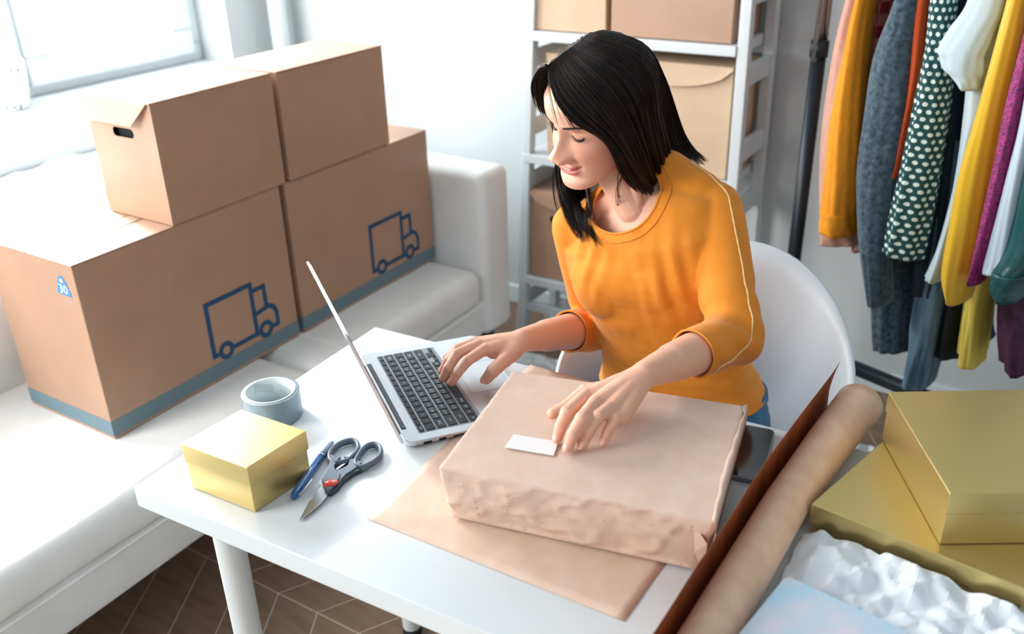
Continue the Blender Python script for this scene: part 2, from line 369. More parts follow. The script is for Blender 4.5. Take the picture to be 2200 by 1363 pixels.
# ------------------------------------------------------------------ cardboard boxes on the sofa
def panel_hole(x0, x1, z0, z1, hole, y):     # wall in the plane y with a hole (list of (x,z))
    bm = bmesh.new(); ed = []
    for loop in ([(x0, z0), (x1, z0), (x1, z1), (x0, z1)], hole):
        vs = [bm.verts.new((a, y, b)) for a, b in loop]; ed += [bm.edges.new((vs[i], vs[(i+1) % len(vs)])) for i in range(len(vs))]
    bmesh.ops.triangle_fill(bm, use_beauty=True, edges=ed)
    bm.verts.index_update(); V = [tuple(v.co) for v in bm.verts]; F = [tuple(v.index for v in f.verts) for f in bm.faces]; bm.free(); return V, F
def carton_body(x0, x1, y0, y1, z0, z1, hole=None, m=M_card, par=None):
    if hole is None:
        o = obj('body', bx(x0, x1, y0, y1, z0, z1), m, par); bev(o, .002); return o
    v, f = bx(x0, x1, y0, y1, z0, z1); f = [q for q in f if q != (0, 1, 5, 4)]
    o = obj('body', join((v, f), panel_hole(x0, x1, z0, z1, hole, y0)), m, par)
    hx = [p[0] for p in hole]; hz = [p[1] for p in hole]
    obj('hole_shade_plate', join(bx(min(hx)-.004, max(hx)+.004, y0+.012, y0+.014, min(hz)-.004, max(hz)+.004)), M_dark, par)  # near-black plate, shade inside the box put into its colour
    return o
def strip2(pts, w, closed=False):      # flat mitred strip in 2D
    pts = [np.array(p, float) for p in pts]; n = len(pts); L = []; Rr = []
    for i in range(n):
        a = pts[i-1] if (closed or i > 0) else None; b = pts[(i+1) % n] if (closed or i < n-1) else None
        d1 = (pts[i]-a) if a is not None else (b-pts[i]); d2 = (b-pts[i]) if b is not None else d1
        d1 = d1/np.linalg.norm(d1); d2 = d2/np.linalg.norm(d2); n1 = np.array([-d1[1], d1[0]]); n2 = np.array([-d2[1], d2[0]]); m = n1+n2; m /= np.linalg.norm(m)
        m *= (w/2)/max(.3, m@n1); L.append(pts[i]+m); Rr.append(pts[i]-m)
    V = L+Rr; F = [(i, (i+1) % n, n+(i+1) % n, n+i) for i in range(n if closed else n-1)]; return V, F
def truck(face_x, y, z, s):   # pictogram drawn in the plane x = face_x; s = width of the cargo body
    w = .013*s/.145; P2 = []
    def add(pts, closed=False): P2.append(strip2(pts, w, closed))
    add([(0.10*s, 0), (0, 0), (0, .98*s), (1.0*s, .98*s), (1.0*s, 0), (.43*s, 0)])
    add([(1.0*s, .84*s), (1.30*s, .84*s), (1.30*s, .42*s)]); add([(1.0*s, .38*s), (1.36*s, .43*s), (1.47*s, .36*s), (1.52*s, .24*s), (1.52*s, 0), (1.34*s, 0)])
    for cx in (.27*s, 1.22*s): add([(cx+.125*s*math.cos(a*PI/12), .01*s+.125*s*math.sin(a*PI/12)) for a in range(24)], True)
    V = []; F = []
    for k, (v, f) in enumerate(P2):
        kk = len(V); V += [(face_x+.0006+.00006*k, y+p[0], z+p[1]) for p in v]; F += [tuple(i+kk for i in q) for q in f]
    return V, F
def big_box(x0, x1, y0, y1, label, icon):
    z0, z1 = .421, .848
    t = thing('cardboard_box', ((x0+x1)/2, (y0+y1)/2, z0), label, 'box', 'moving boxes with truck print on the sofa')
    carton_body(x0, x1, y0, y1, z0, z1-.004, None, M_card, t)
    for (a, b) in ((x0, (x0+x1)/2-.001), ((x0+x1)/2+.001, x1)):
        o = obj('top_flap', bx(a, b, y0-.001, y1+.001, z1-.004, z1), M_card, t); bev(o, .0015)
    e = .0007
    obj('printed_band', join(bx(x0-e, x1+e, y0-e, y1+e, z0+.008, z0+.046)), M_band, t)
    obj('truck_print', truck(x1, y0+.305, z0+.068, .143), M_print, t)
    if icon:
        v = [(-1, -1.0), (1, -1.0), (.62, .25)]+[(.5*math.cos(a*PI/8), .35+.55*math.sin(a*PI/8)) for a in range(0, 9)]+[(-.62, .25)]
        cx, cz, k = x1-.048, z0+.374, .024
        pts = [(cx+p[0]*k*1.05, y0-.0008, cz+p[1]*k) for p in v]
        obj('weight_print', (pts, [tuple(range(len(pts)))]), M_printl, t)
        pts = [(cx+.26*k*math.cos(a*PI/6), y0-.0012, cz+.42*k+.22*k*math.sin(a*PI/6)) for a in range(12)]
        obj('weight_print_hole', (pts, [tuple(range(12))]), M_card2, t)
        obj('weight_number', text_mesh('30', .030, lambda a, b: (cx+a*1.05, y0-.0013, cz-.0105+b)), M_label, t)
        obj('weight_caption', text_mesh('KG/LB', .011, lambda a, b: (cx+.012+a, y0-.0008, cz-.036+b)), M_faint, t)
        sl = smoothpath([(-1.848, 1.155), (-1.822, 1.158), (-1.812, 1.185), (-1.818, 1.262)], 6); s_ = strip2([(p[0], p[1]) for p in sl], .004)
        obj('handle_slit', ([(p[0], p[1], z1+.0006) for p in s_[0]], s_[1]), M_dark, t)
    return t
big_box(-2.022, -1.707, .980, 1.572, 'large brown moving box with blue truck print and 30 weight mark, nearest on the sofa', True)
big_box(-2.020, -1.705, 1.590, 2.192, 'large brown moving box with blue truck print, beside the sofa arm', False)
def small_box(x0, x1, y0, y1, label, flap):
    z0, z1 = .850, 1.128; t = thing('cardboard_box', ((x0+x1)/2, (y0+y1)/2, z0), label, 'box', 'smaller plain boxes on top of the moving boxes')
    hole = [(-1.816+a, 1.052+b) for a, b in rrect(-.036, .036, -.0105, .0105, .0095, 4)] if flap else None
    carton_body(x0, x1, y0, y1, z0, z1-.004, hole, M_card, t)
    o = obj('lid', bx(x0-.002, x1+.002, y0-.003, y1+.002, z1-.004, z1), M_card, t); bev(o, .0015)
    if flap:
        a0, a1 = x0+.0, x1-.006
        v = [(a0, y0-.003, z1-.002), (a1, y0-.003, z1-.002), (a1-.045, y0-.018, z1-.052), (a0+.010, y0-.018, z1-.052)]; v += [(p[0], p[1]-.003, p[2]) for p in v]
        obj('lid_flap', (v, [(0, 1, 2, 3), (7, 6, 5, 4), (0, 4, 5, 1), (1, 5, 6, 2), (2, 6, 7, 3), (3, 7, 4, 0)]), M_card2, t)
    return t
small_box(-1.932, -1.706, 1.240, 1.595, 'small brown box with hand hole and tucked lid flap, stacked above the nearest moving box', True)
small_box(-1.930, -1.703, 1.612, 2.015, 'small plain brown box stacked on top, beside the white wall', False)

# ------------------------------------------------------------------ shelf with boxes
sh = thing('shelf_unit', (-1.2, 2.63, 0.0), 'white wooden ladder shelf with brown boxes standing against the back wall', 'shelf')
SYF, SYB = 2.50, 2.76
def post(xb, xt, y0, y1, w=.032):
    return rings([[(xb-w/2, y0, 0), (xb+w/2, y0, 0), (xb+w/2, y1, 0), (xb-w/2, y1, 0)], [(xt-w/2, y0, 1.95), (xt+w/2, y0, 1.95), (xt+w/2, y1, 1.95), (xt-w/2, y1, 1.95)]])
for (xb, xt) in ((-1.575, -1.475), (-.832, -.842)):
    for ya in (SYF, SYB-.035): o = obj('post', post(xb, xt, ya, ya+.035), M_white, sh); bev(o, .003)
    for z in (.18, .62, .80, 1.02, 1.24, 1.62):
        x = xb+(xt-xb)*z/1.95; o = obj('rung', bx(x-.009, x+.009, SYF+.03, SYB-.03, z-.03, z+.03), M_white, sh); bev(o, .003)
for z in (.277, .716, 1.108, 1.56):
    o = obj('shelf_board', bx(-1.55, -.855, SYF-.004, SYB-.002, z-.030, z), M_white, sh); bev(o, .003)
o = obj('stretcher', bx(-1.56, -.85, SYF+.008, SYF+.026, .140, .172), M_white, sh); bev(o, .003)
o = obj('stretcher', bx(-1.56, -.85, SYB-.026, SYB-.010, .05, .09), M_white, sh); bev(o, .003)
def shelf_box(x0, x1, z0, z1, y0, label, hole=None, m=M_card2, flap=True):
    y1 = 2.75; t = thing('cardboard_box', ((x0+x1)/2, (y0+y1)/2, z0), label, 'box', 'boxes on the white shelf')
    h = [((hole[0])+a, hole[1]+b) for a, b in rrect(-.042, .042, -.012, .012, .011, 4)] if hole else None
    carton_body(x0, x1, y0, y1, z0, z1, h, m, t)
    if flap:
        n = 13; top = []; bot = []
        for k in range(n):
            s = k/(n-1); x = x0+(x1-x0)*s; d = .055*math.sin(PI*min(1, s*1.0))**.55+.005
            top.append((x, y0-.003, z1+.003)); bot.append((x, y0-.012, z1-d))
        V = top+bot+[(p[0], p[1]-.003, p[2]) for p in top+bot]; F = []
        for k in range(n-1):
            F += [(k, k+1, n+k+1, n+k), (2*n+k+1, 2*n+k, 3*n+k, 3*n+k+1), (n+k, n+k+1, 3*n+k+1, 3*n+k), (k+1, k, 2*n+k, 2*n+k+1)]
        obj('lid_flap', (V, F), m, t)
    o = obj('lid', bx(x0-.001, x1+.001, y0-.004, y1, z1, z1+.004), m, t); bev(o, .001)
    return t
shelf_box(-1.502, -1.263, 1.110, 1.40, 2.515, 'pale cardboard box on the top shelf above the dark-haired woman, left one', None, M_card2, False)
shelf_box(-1.243, -.875, 1.110, 1.40, 2.510, 'wide orange-brown box on the top shelf against the right post', None, M_card, False)
shelf_box(-1.475, -1.29, .718, 1.035, 2.53, 'tall pale box on the middle shelf, half hidden behind her face', None, M_card2, False)
shelf_box(-1.235, -.868, .718, 1.040, 2.53, 'large pale box with creased front on the middle shelf behind her hair', None, M_card2, True)
shelf_box(-1.535, -1.190, .279, .590, 2.515, 'brown box with black hand hole on the bottom shelf', (-1.415, .497), M_card, True)
# ------------------------------------------------------------------ table
TA = math.radians(2.6); TC, TS = math.cos(TA), math.sin(TA); TO = (-1.103, 0.642)     # near-left corner of the top
TZ = .735
def tl(u, v, z): return (TO[0]+u*TC-v*TS, TO[1]+u*TS+v*TC, z)
tb = thing('work_table', tl(.75, .3, 0), 'white rectangular work table with round legs, nearest the viewer', 'table')
vf = bx(0, 1.5, 0, .602, TZ-.036, TZ); o = obj('tabletop', ([tl(*p) for p in vf[0]], vf[1]), M_white, tb); bev(o, .002)
for (u, v) in ((.085, .085), (.075, .535), (1.42, .08), (1.42, .525)):
    x, y, _ = tl(u, v, 0)
    l = obj('leg', cyl((x, y), .021, .02, TZ-.04, 28, .0245), M_white, tb, True); bev(l, .001)
    obj('leg_foot', cyl((x, y), .0215, .0, .022, 28), M_black, l, True)
    obj('mounting_plate', cyl((x, y), .045, TZ-.042, TZ-.036, 20), M_chrome, l)

# ------------------------------------------------------------------ kraft sheet, parcel, label
KS = [(-.747, .763), (-.346, .771), (-.338, 1.262), (-.775, 1.262)]
def quad(Q, s, t): 
    Q = [np.array(q, float) for q in Q]; return Q[0]*(1-s)*(1-t)+Q[1]*s*(1-t)+Q[2]*s*t+Q[3]*(1-s)*t
R = []
for i in range(30):
    R.append([(*quad(KS, j/29, i/29), TZ+.0012+.0006*fbm((j*.2, i*.2, 0), 1)) for j in range(30)])
ks = obj('kraft_sheet', rings(R, False, False), M_kraft_sheet, None, True); ks.modifiers.new('s', 'SOLIDIFY').thickness = .0006
tag(ks, 'flat sheet of brown kraft paper lying under the wrapped parcel', 'paper')
PQt = [(-.646, .805), (-.280, .884), (-.338, 1.166), (-.699, 1.083)]; PQb = [(-.640, .822), (-.296, .896), (-.345, 1.162), (-.693, 1.078)]
pc_ = thing('parcel', (-.49, .98, TZ+.003), 'large parcel wrapped in brown kraft paper under her hand', 'parcel')
bm = bmesh.new()
vb = [bm.verts.new((*q, TZ+.004)) for q in PQb]; vt = [bm.verts.new((*q, .835)) for q in PQt]
bm.faces.new(vb[::-1]); bm.faces.new(vt)
for i in range(4): bm.faces.new((vb[i], vb[(i+1) % 4], vt[(i+1) % 4], vt[i]))
bmesh.ops.bevel(bm, geom=bm.edges[:], offset=.005, segments=3, profile=.5, affect='EDGES')
for _ in range(7):
    e = [e for e in bm.edges if e.calc_length() > .0065]
    if not e: break
    bmesh.ops.subdivide_edges(bm, edges=e, cuts=1, use_grid_fill=True); bmesh.ops.triangulate(bm, faces=bm.faces)
bm.normal_update()
for v in bm.verts:
    p = v.co; n = v.normal; side = 1-abs(n.z); side = max(0, min(1, side*1.3)) 
    rid = (1-abs(fbm((p.x, p.y, p.z*1.3), 17, 2)))**3
    hz = (p.z-TZ)/.1
    q = abs((1-abs(mnoise.noise(Vector((p.x*26+p.z*14, p.y*18, p.z*20)))*2))); 
    d = side*(.0060*(rid-.55)+.0045*fbm((p.x*1.0, p.y, p.z*.7), 11, 2)+.0*q) + (1-side)*(.0012*fbm((p.x, p.y, 0), 9, 2))
    tr = lambda q: 2*abs(q-math.floor(q+.5))
    wx = p.x+.015*mnoise.noise(Vector((p.x*20, p.y*20, p.z*16))); wz = p.z+.02*mnoise.noise(Vector((p.x*12+4, p.y*12, p.z*10)))
    d = d*.55+side*(.0044*(tr(wx*7+wz*9)*tr(wx*4-wz*7+.4)-.3)+.0007*(tr(wx*34-wz*21+p.y*20)-.5)*min(1, max(0, hz)*1.2))
    if n.z < -.5: d = 0
    if p.z > .828 and side > .2: d *= .5
    if p.z < TZ+.012: d *= .3
    v.co = p+n*d
    if v.co.z < TZ+.003: v.co.z = TZ+.003
bm.verts.index_update(); PV = [tuple(v.co) for v in bm.verts]; PF = [tuple(v.index for v in f.verts) for f in bm.faces]; bm.free()
obj('wrapped_body', (PV, PF), M_kraft, pc_, True)
# torn paper edge folded over the right side, and triangular end folds
edge = [(1606, 868), (1596, 874), (1600, 890), (1590, 905), (1586, 925), (1576, 945), (1574, 962), (1562, 985), (1556, 1010), (1548, 1030), (1545, 1060), (1538, 1078), (1535, 1100), (1530, 1118)]
inn = [P(x-1, y, .8368) for x, y in edge]; n = len(edge); out = []
for k in range(n):
    s = k/(n-1); a = np.array(PQt[2])*(1-s)+np.array(PQt[1])*s; out.append(np.array([a[0]+.0012, a[1]-.002*s, .8358]))
low = [np.array([o_[0]+.002-.012*(.6), o_[1], .80]) for o_ in out]; low = [np.array([o_[0]+.0015, o_[1], .812]) for o_ in out]
obj('torn_edge', rings([inn, out, low], False, False), M_kraft, pc_, True).modifiers.new('s', 'SOLIDIFY').thickness = .0005
def tri_fold(pts, name='folded_corner'):
    c = sum(np.array(p) for p in pts)/len(pts); v = [tuple(p) for p in pts]+[tuple(c)]
    o_ = obj(name, (v, [(i, (i+1) % len(pts), len(pts)) for i in range(len(pts))]), M_kraft, pc_); o_.modifiers.new('s', 'SOLIDIFY').thickness = .0008
tri_fold([(-.306, .880, .826), (-.287, .881, .800), (-.291, .888, .748), (-.305, .880, .752), (-.322, .872, .785)])
tri_fold([(-.277, .884, .830), (-.288, .93, .832), (-.290, .925, .775), (-.288, .893, .752)])
lb = [P(1103, 934, .8372), P(1200, 950, .8372), P(1189, 980, .8372), P(1084, 962, .8372)]
lb_ = obj('address_label', ([tuple(p) for p in lb]+[tuple(p+np.array([0, 0, .0006])) for p in lb], [(0, 3, 2, 1), (4, 5, 6, 7), (0, 1, 5, 4), (1, 2, 6, 5), (2, 3, 7, 6), (3, 0, 4, 7)]), M_label, pc_)

# ------------------------------------------------------------------ laptop
ex = np.array([.808, -.589, 0]); ey = np.array([.589, .808, 0]); LO = np.array([-.9345+.004, 1.015+.003, TZ])    # hinge mid point; ex along width, ey to the user
LW, LD = .318, .232
lp = thing('laptop', tuple(LO), 'open silver laptop with black keys on the white table', 'laptop')
def LL(vf, dz=0): return frame_box(vf, LO+np.array([0, 0, dz]), ex, ey)
def wedge(out, zb, zt):     # zt(y)
    n = len(out); v = [(p[0]*.97, p[1]*.97+.004, zb) for p in out]+[(p[0], p[1], zb+.005) for p in out]+[(p[0], p[1], zt(p[1])) for p in out]
    f = [tuple(range(n))[::-1]]+[(k*n+i, k*n+(i+1) % n, (k+1)*n+(i+1) % n, (k+1)*n+i) for k in (0, 1) for i in range(n)]+[tuple(range(2*n, 3*n))]
    return v, f
zt = lambda y: .0155-.006*(y/LD)
out = rrect(-LW/2, LW/2, .002, LD, .014, 5)
b_ = obj('base', LL(wedge(out, .002, zt)), M_alu, lp); bev(b_, .0008, 2, .8)
def onbase(vf, lift=0): return LL(([(p[0], p[1], p[2]+zt(p[1])+lift) for p in np.array(vf[0], float)], vf[1]))
o = obj('keyboard_well', onbase(prism(rrect(-.1395, .1395, .0285, .1395, .004), .0001, .0004)), M_alud, lp)
pitch = .0190; x0 = -.1375; kw = .0163
# rows are laid out from the hinge to the user; +x is the right hand of the user -> mirrored: user's left = +x (near end)
rows = [
 (['esc']+['']*12+[''], None), 
 (['`', '1', '2', '3', '4', '5', '6', '7', '8', '9', '0', '-', '=', 'DEL'], [1]*13+[1.5]),
 (['TAB', 'Q \u0419', 'W \u0426', 'E \u0423', 'R \u041a', 'T \u0415', 'Y \u041d', 'U \u0413', 'I \u0428', 'O \u0429', 'P \u0417', '[ \u0425', '] \u042a', '\\'], [1.5]+[1]*13),
 (['CAPS', 'A \u0424', 'S \u042b', 'D \u0412', 'F \u0410', 'G \u041f', 'H \u0420', 'J \u041e', 'K \u041b', 'L \u0414', '; \u0416', "' \u042d", 'RET'], [1.75]+[1]*11+[1.75]),
 (['SHIFT', 'Z \u042f', 'X \u0427', 'C \u0421', 'V \u041c', 'B \u0418', 'N \u0422', 'M \u042c', ', \u0411', '. \u042e', '/ .', 'SHIFT'], [2.25]+[1]*10+[2.25]),
 (['fn', 'ctrl', 'alt', 'cmd', '', 'cmd', 'alt'], [1, 1, 1, 1.25, 5, 1.25, 1])]
ytop = .0305; keymesh = {}
def key_mesh(w, d):
    k = (round(w, 4), round(d, 4))
    if k not in keymesh:
        o1 = rrect(-w/2, w/2, -d/2, d/2, .0014, 2); n = len(o1); v = [(p[0], p[1], 0) for p in o1]+[(p[0]*.97, p[1]*.97, .0014) for p in o1]
        f = [tuple(range(n, 2*n))]+[(i, (i+1) % n, n+(i+1) % n, n+i) for i in range(n)]
        me = bpy.data.meshes.new('key'); me.from_pydata([tuple(p[0]*ex+p[1]*ey+np.array([0, 0, p[2]])) for p in v], [], f); me.materials.append(M_key); keymesh[k] = me
    return keymesh[k]
def key(cx, cy, w, d, leg):
    pos = LO+cx*ex+cy*ey+np.array([0, 0, zt(cy)+.0003])
    o_ = bpy.data.objects.new('key', key_mesh(w, d)); COL.objects.link(o_); o_.parent = lp; o_.location = tuple(pos-LO); o_['_o'] = [float(a) for a in pos]
    if leg:
        sz = .0068 if len(leg) <= 3 else .0042
        # text reads for the user, who sits at +ey and looks towards -ey
        tm = text_mesh(leg, sz, lambda a, b: tuple(pos+(-a*ex-b*ey)*1.0+np.array([0, 0, .0016])))
        if tm[0]: obj('key_legend', tm, M_leg, o_)
for r, (labs, ws) in enumerate(rows):
    if r == 0:
        n = 14; w = .2755/n
        for k in range(n): key(.1375-(k+.5)*w, ytop+.0045, w-.0027, .0085, '' if k else 'esc')
        continue
    yc = ytop+.0105+(r-.5)*pitch*.985
    x = .1375; tot = sum(ws)*pitch; sc = (.2755 if r < 5 else .2755*(sum(ws)/14.5))/tot
    for lab, wk in zip(labs, ws):
        w = wk*pitch*sc; key(x-w/2, yc, w-.0027, .0160, lab); x -= w
    if r == 5:
        key(x-.0095, yc+.0042, .0163, .0075, ''); key(x-.0285, yc-.0042, .0163, .0075, ''); key(x-.0285, yc+.0042, .0163, .0075, ''); key(x-.0475, yc+.0042, .0150, .0075, '')
o = obj('trackpad', onbase(prism(rrect(-.0525, .0525, .150, .223, .004), .0, .0003)), M_alu, lp)
tp = rrect(-.0525, .0525, .150, .223, .004); s_ = strip2(tp, .0005, True)
obj('trackpad_gap', onbase(([(p[0], p[1], .0005) for p in s_[0]], s_[1])), M_alud, lp)
obj('hinge_slot', onbase(bx(-.118, .118, .006, .0135, .0002, .0006)), M_dark, lp)
for k in range(58): 
    if k == 0: vv = ([], [])
    x = -.116+k*.00405; vv = join(vv, bx(x, x+.0018, .0068, .0128, .0006, .0011))
g = obj('hinge_grille', onbase(vv), M_alud, lp)
for (ya, yb, h) in ((.030, .044, .004), (.056, .068, .004), (.080, .106, .0022)):
    obj('port', LL(bx(LW/2-.0006, LW/2+.0004, ya, yb, .0075-h/2, .0075+h/2)), M_dark, lp)
for (a, b) in ((-.13, .03), (.13, .03), (-.13, .2), (.13, .2)): obj('rubber_foot', LL(cyl((a, b), .006, 0, .003, 12)), M_dark, lp)
LH = .222; ld = np.array([-.314, .949]); 
def lidpt(p):   # local x, height along lid, depth outwards(back)
    q = LO+np.array([0, 0, .012])+p[0]*ex+(ld[0]*p[1]-ld[1]*p[2])*ey+np.array([0, 0, ld[1]*p[1]+ld[0]*p[2]]); return tuple(q)
lo = rrect(-LW/2, LW/2, .0, LH, .011, 5); pr = prism(lo, 0, .0048)
L_ = obj('lid', ([lidpt(p) for p in pr[0]], pr[1]), M_alu, lp); bev(L_, .001)
pr = prism(rrect(-LW/2+.006, LW/2-.006, .016, LH-.006, .006), -.0006, .0); obj('screen', ([lidpt(p) for p in pr[0]], pr[1]), M_screen, L_)
obj('hinge', LL(tube([(-.118, .001, .011), (.118, .001, .011)], .0042, 12)), M_alud, lp, True)

# ------------------------------------------------------------------ tape roll
c = (-1.064, .897)
tp_ = thing('tape_roll', (*c, TZ), 'wide roll of grey packing tape standing on the table', 'tape')
o = obj('tape_winding', lathe_closed(c, [(.0425, TZ+.001), (.0480, TZ+.001), (.0482, TZ+.049), (.0425, TZ+.049)], 64), M_tape, tp_, True); bev(o, .0008)
o = obj('cardboard_core', lathe_closed(c, [(.0400, TZ), (.0424, TZ), (.0424, TZ+.0505), (.0400, TZ+.0505)], 64), M_core, tp_, True)
v = ([], [])
for k in range(5):
    for (a0, dz) in ((1.2, 0), (2.3, .010)):
        pts = []; 
        for j in range(12):
            a = a0+j*.075; zz = TZ+.012+dz+k*.0035+.012*j/11
            pts.append((c[0]+.0397*math.cos(a), c[1]+.0397*math.sin(a), zz))
        v = join(v, tube(pts, .0004, 4))
obj('core_print', v, M_coreprint, tp_)

# ------------------------------------------------------------------ gold boxes
def gold_box(base, e1, e2, L1, L2, h, lidh, label, name='gift_box'):
    e1 = np.array([*e1, 0])/np.linalg.norm(e1); e2 = np.array([*e2, 0])/np.linalg.norm(e2); b = np.array(base, float)
    t = thing(name, tuple(b+e1*L1/2+e2*L2/2), label, 'box')
    t.name = name
    f = lambda vf: frame_box(vf, b, e1, e2)
    o = obj('body', f(bx(.002, L1-.002, .002, L2-.002, 0, h-.002)), M_gold, t); bev(o, .0012)
    l = obj('lid', f(bx(0, L1, 0, L2, h-lidh, h)), M_gold, t); bev(l, .0014)
    return t
# small one: near corner, edges from the projected corners
gold_box((-.893, .690, TZ+.001), (-.131, -.006+.0), (.006, .111), .132, .113, .080, .033, 'small golden gift box at the left end of the table')
gold_box((-.203, 1.045, TZ+.001), (.262, -.034), (.049, .202), .264, .300, .050, .030, 'flat wide golden box beneath the other golden box', 'gift_box')
gold_box((-.043, 1.040, TZ+.052), (-.116, .210), (.089, .055), .241, .235, .080, .032, 'deep golden gift box with lid resting on the flat golden box', 'gift_box')

# ------------------------------------------------------------------ pen and scissors
def T6(x, y, z=TZ): return P(600+x/6.196, 920+y/6.196, z)
pn = thing('pen', tuple(T6(440, 560)), 'blue ballpoint pen between the small golden box and the scissors', 'pen')
a = T6(185, 920, TZ+.0062); b = T6(560, 375, TZ+.0062); c2 = T6(690, 215, TZ+.0062); d = T6(722, 180, TZ+.0062); dn = (b-a)/np.linalg.norm(b-a)
obj('barrel', tube([a-dn*.002, a, a+dn*.006, a+dn*.02, a+(b-a)*.5, b], [.001, .0042, .0060, .0066, .0064, .0058], 20), M_pen, pn, True)
g = obj('grip', tube([b, b+(c2-b)*.3, c2], [.0056, .0058, .0044], 20), M_pengrip, pn, True)
obj('grip_ring', tube([b-dn*.0015, b+dn*.0015], .0061, 20), M_steel, g, True)
obj('tip', tube([c2, c2+(d-c2)*.6, d], [.0040, .0026, .0007], 14), M_pentip, pn, True)
k0 = T6(262, 895, TZ+.0105); k1 = T6(335, 820, TZ+.0135); k2 = T6(445, 672, TZ+.0110)
obj('clip', tube(smoothpath([k0, k1, k2], 6), .0013, 8, True), M_steel, pn, True)
sc = thing('scissors', tuple(T6(700, 700)), 'open kitchen scissors with grey handles and red pivot cap', 'scissors')
def plate(pts, z0, z1): return prism([tuple(T6(x, y, TZ)[:2]) for x, y in pts], z0, z1)
blA = [(575, 800), (660, 905), (640, 945), (560, 1040), (430, 1150), (272, 1262), (300, 1205), (360, 1110), (470, 955), (520, 880)]
o = obj('blade', plate(blA, TZ+.0032, TZ+.0052), M_steel, sc); bev(o, .0006)
blB = [(560, 795), (590, 850), (490, 960), (400, 1080), (272, 1262), (330, 1130), (400, 1000), (470, 935), (455, 935), (480, 895)]
o = obj('blade', plate(blB, TZ+.0010, TZ+.0030), M_steel, sc); bev(o, .0006)
ringL = [(700, 455), (668, 400), (690, 320), (780, 235), (900, 185), (1000, 180), (1048, 235), (1040, 310), (985, 380), (920, 440), (840, 470), (760, 480)]
ringR = [(1020, 500), (1020, 440), (1075, 340), (1150, 262), (1240, 225), (1320, 245), (1355, 310), (1335, 390), (1260, 460), (1180, 505), (1100, 535)]
def zr(pts, z): return [T6(x, y, z) for x, y in pts]
for rg_, nm in ((ringL, 'finger_loop'), (ringR, 'thumb_loop')):
    pts = smoothpath(zr(rg_, TZ+.0072), 4, True)
    obj(nm, tube(pts, .0038, 10, flat=1.7, closed=True), M_handle, sc, True)
armA = [(700, 430), (690, 520), (660, 620), (600, 720), (572, 765), (600, 840), (655, 912), (690, 905), (760, 830), (815, 740), (822, 690), (775, 650), (750, 630), (745, 590), (775, 520), (830, 470), (760, 470)]
armB = [(870, 455), (920, 450), (960, 470), (1010, 490), (1110, 530), (1060, 580), (980, 640), (900, 690), (835, 760), (800, 810), (815, 700), (780, 640), (850, 610), (920, 570), (940, 520), (925, 485)]
o = obj('handle', plate(armA, TZ+.0048, TZ+.0125), M_handle, sc); bev(o, .0010)
o = obj('handle', plate(armB, TZ+.0015, TZ+.0110), M_handle, sc); bev(o, .0010)
o = obj('handle_grip_edge', plate([(655, 912), (690, 925), (790, 850), (860, 760), (980, 665), (1110, 600), (1200, 550), (1110, 535), (960, 640), (850, 730), (760, 835)], TZ+.0005, TZ+.0085), M_handled, sc); bev(o, .0010)
o = obj('nutcracker', plate([(755, 610), (770, 560), (830, 510), (900, 490), (940, 510), (930, 560), (880, 600), (800, 635)], TZ+.0010, TZ+.0040), M_dark, sc)
v = ([], [])
for k in range(8):
    s = k/7; x = 770+150*s; y = 625-115*s; v = join(v, plate([(x, y), (x+22, y-6), (x+26, y-28), (x+4, y-26)], TZ+.0040, TZ+.0095))
obj('nutcracker_teeth', v, M_steel, sc)
cc = T6(685, 735, TZ+.0125); dx = T6(760, 715, TZ+.0125)-cc; dx /= np.linalg.norm(dx); dy = np.cross([0, 0, 1], dx)
obj('pivot_cap', ellipsoid(cc, (.0118, .0078, .0035), [dx, dy, (0, 0, 1)], 24, 12), M_red, sc, True)

# ------------------------------------------------------------------ phone
c0 = np.array([-.316-.0, 1.262]); axl = np.array([.030, -.157]); axl /= np.linalg.norm(axl); axw = np.array([-axl[1], axl[0]])
axw = -axw if axw[0] > 0 else axw
po = np.array([*(c0-axw*0), TZ+.001]) ; e1_, e2_ = np.array([*axw, 0]), np.array([*axl, 0])
ph = thing('phone', tuple(po), 'black smartphone lying between the parcel and the paper roll', 'phone')
out = rrect(0, .071, 0, .146, .010, 5)
o = obj('body', frame_box(prism(out, .0, .0076), po, e1_, e2_), M_alud, ph); bev(o, .001)
obj('screen', frame_box(prism(rrect(.002, .069, .002, .144, .009, 5), .0076, .0081), po, e1_, e2_), M_phone, ph)

# ------------------------------------------------------------------ roll of kraft paper
def roll_section(y):
    cx = -.2415+.000*y; r0 = .0345; cz = TZ+.0395; pts = []
    for k in range(60):
        a = 2*PI*2.0*k/59+PI*.5; r = .029+.0062*k/59; pts.append((cx+r*math.cos(a), cz+r*math.sin(a)))
    return cx, cz, pts
NY = 44; R = []; RF = []
def rollp(y): return np.interp(y, [.5, .76, 1.05, 1.22, 1.36], [-.244, -.241, -.2378, -.226, -.2125]), np.interp(y, [.5, .76, 1.05, 1.22, 1.36], [.0315, .0315, .0318, .0350, .0385])
for i in range(NY):
    s = i/(NY-1); y0 = .50+.855*s; cx, r1 = rollp(y0); cz = TZ+.001+r1; row = []
    for k in range(110):
        a = -PI/2+4*PI*(1-k/109); r = r1*(.80+.20*k/109)+.0004*fbm((math.cos(a), math.sin(a), y0*2), 1.5, 2); row.append((cx+r*math.cos(a), y0, max(cz+r*math.sin(a), TZ+.001)))
    R.append(row)
kr = thing('kraft_paper_roll', (-.235, .95, TZ), 'long roll of brown kraft paper with its edge curling up', 'paper roll')
o = obj('rolled_sheet', rings(R, False, False), M_kroll, kr, True); o.modifiers.new('s', 'SOLIDIFY').thickness = .0005
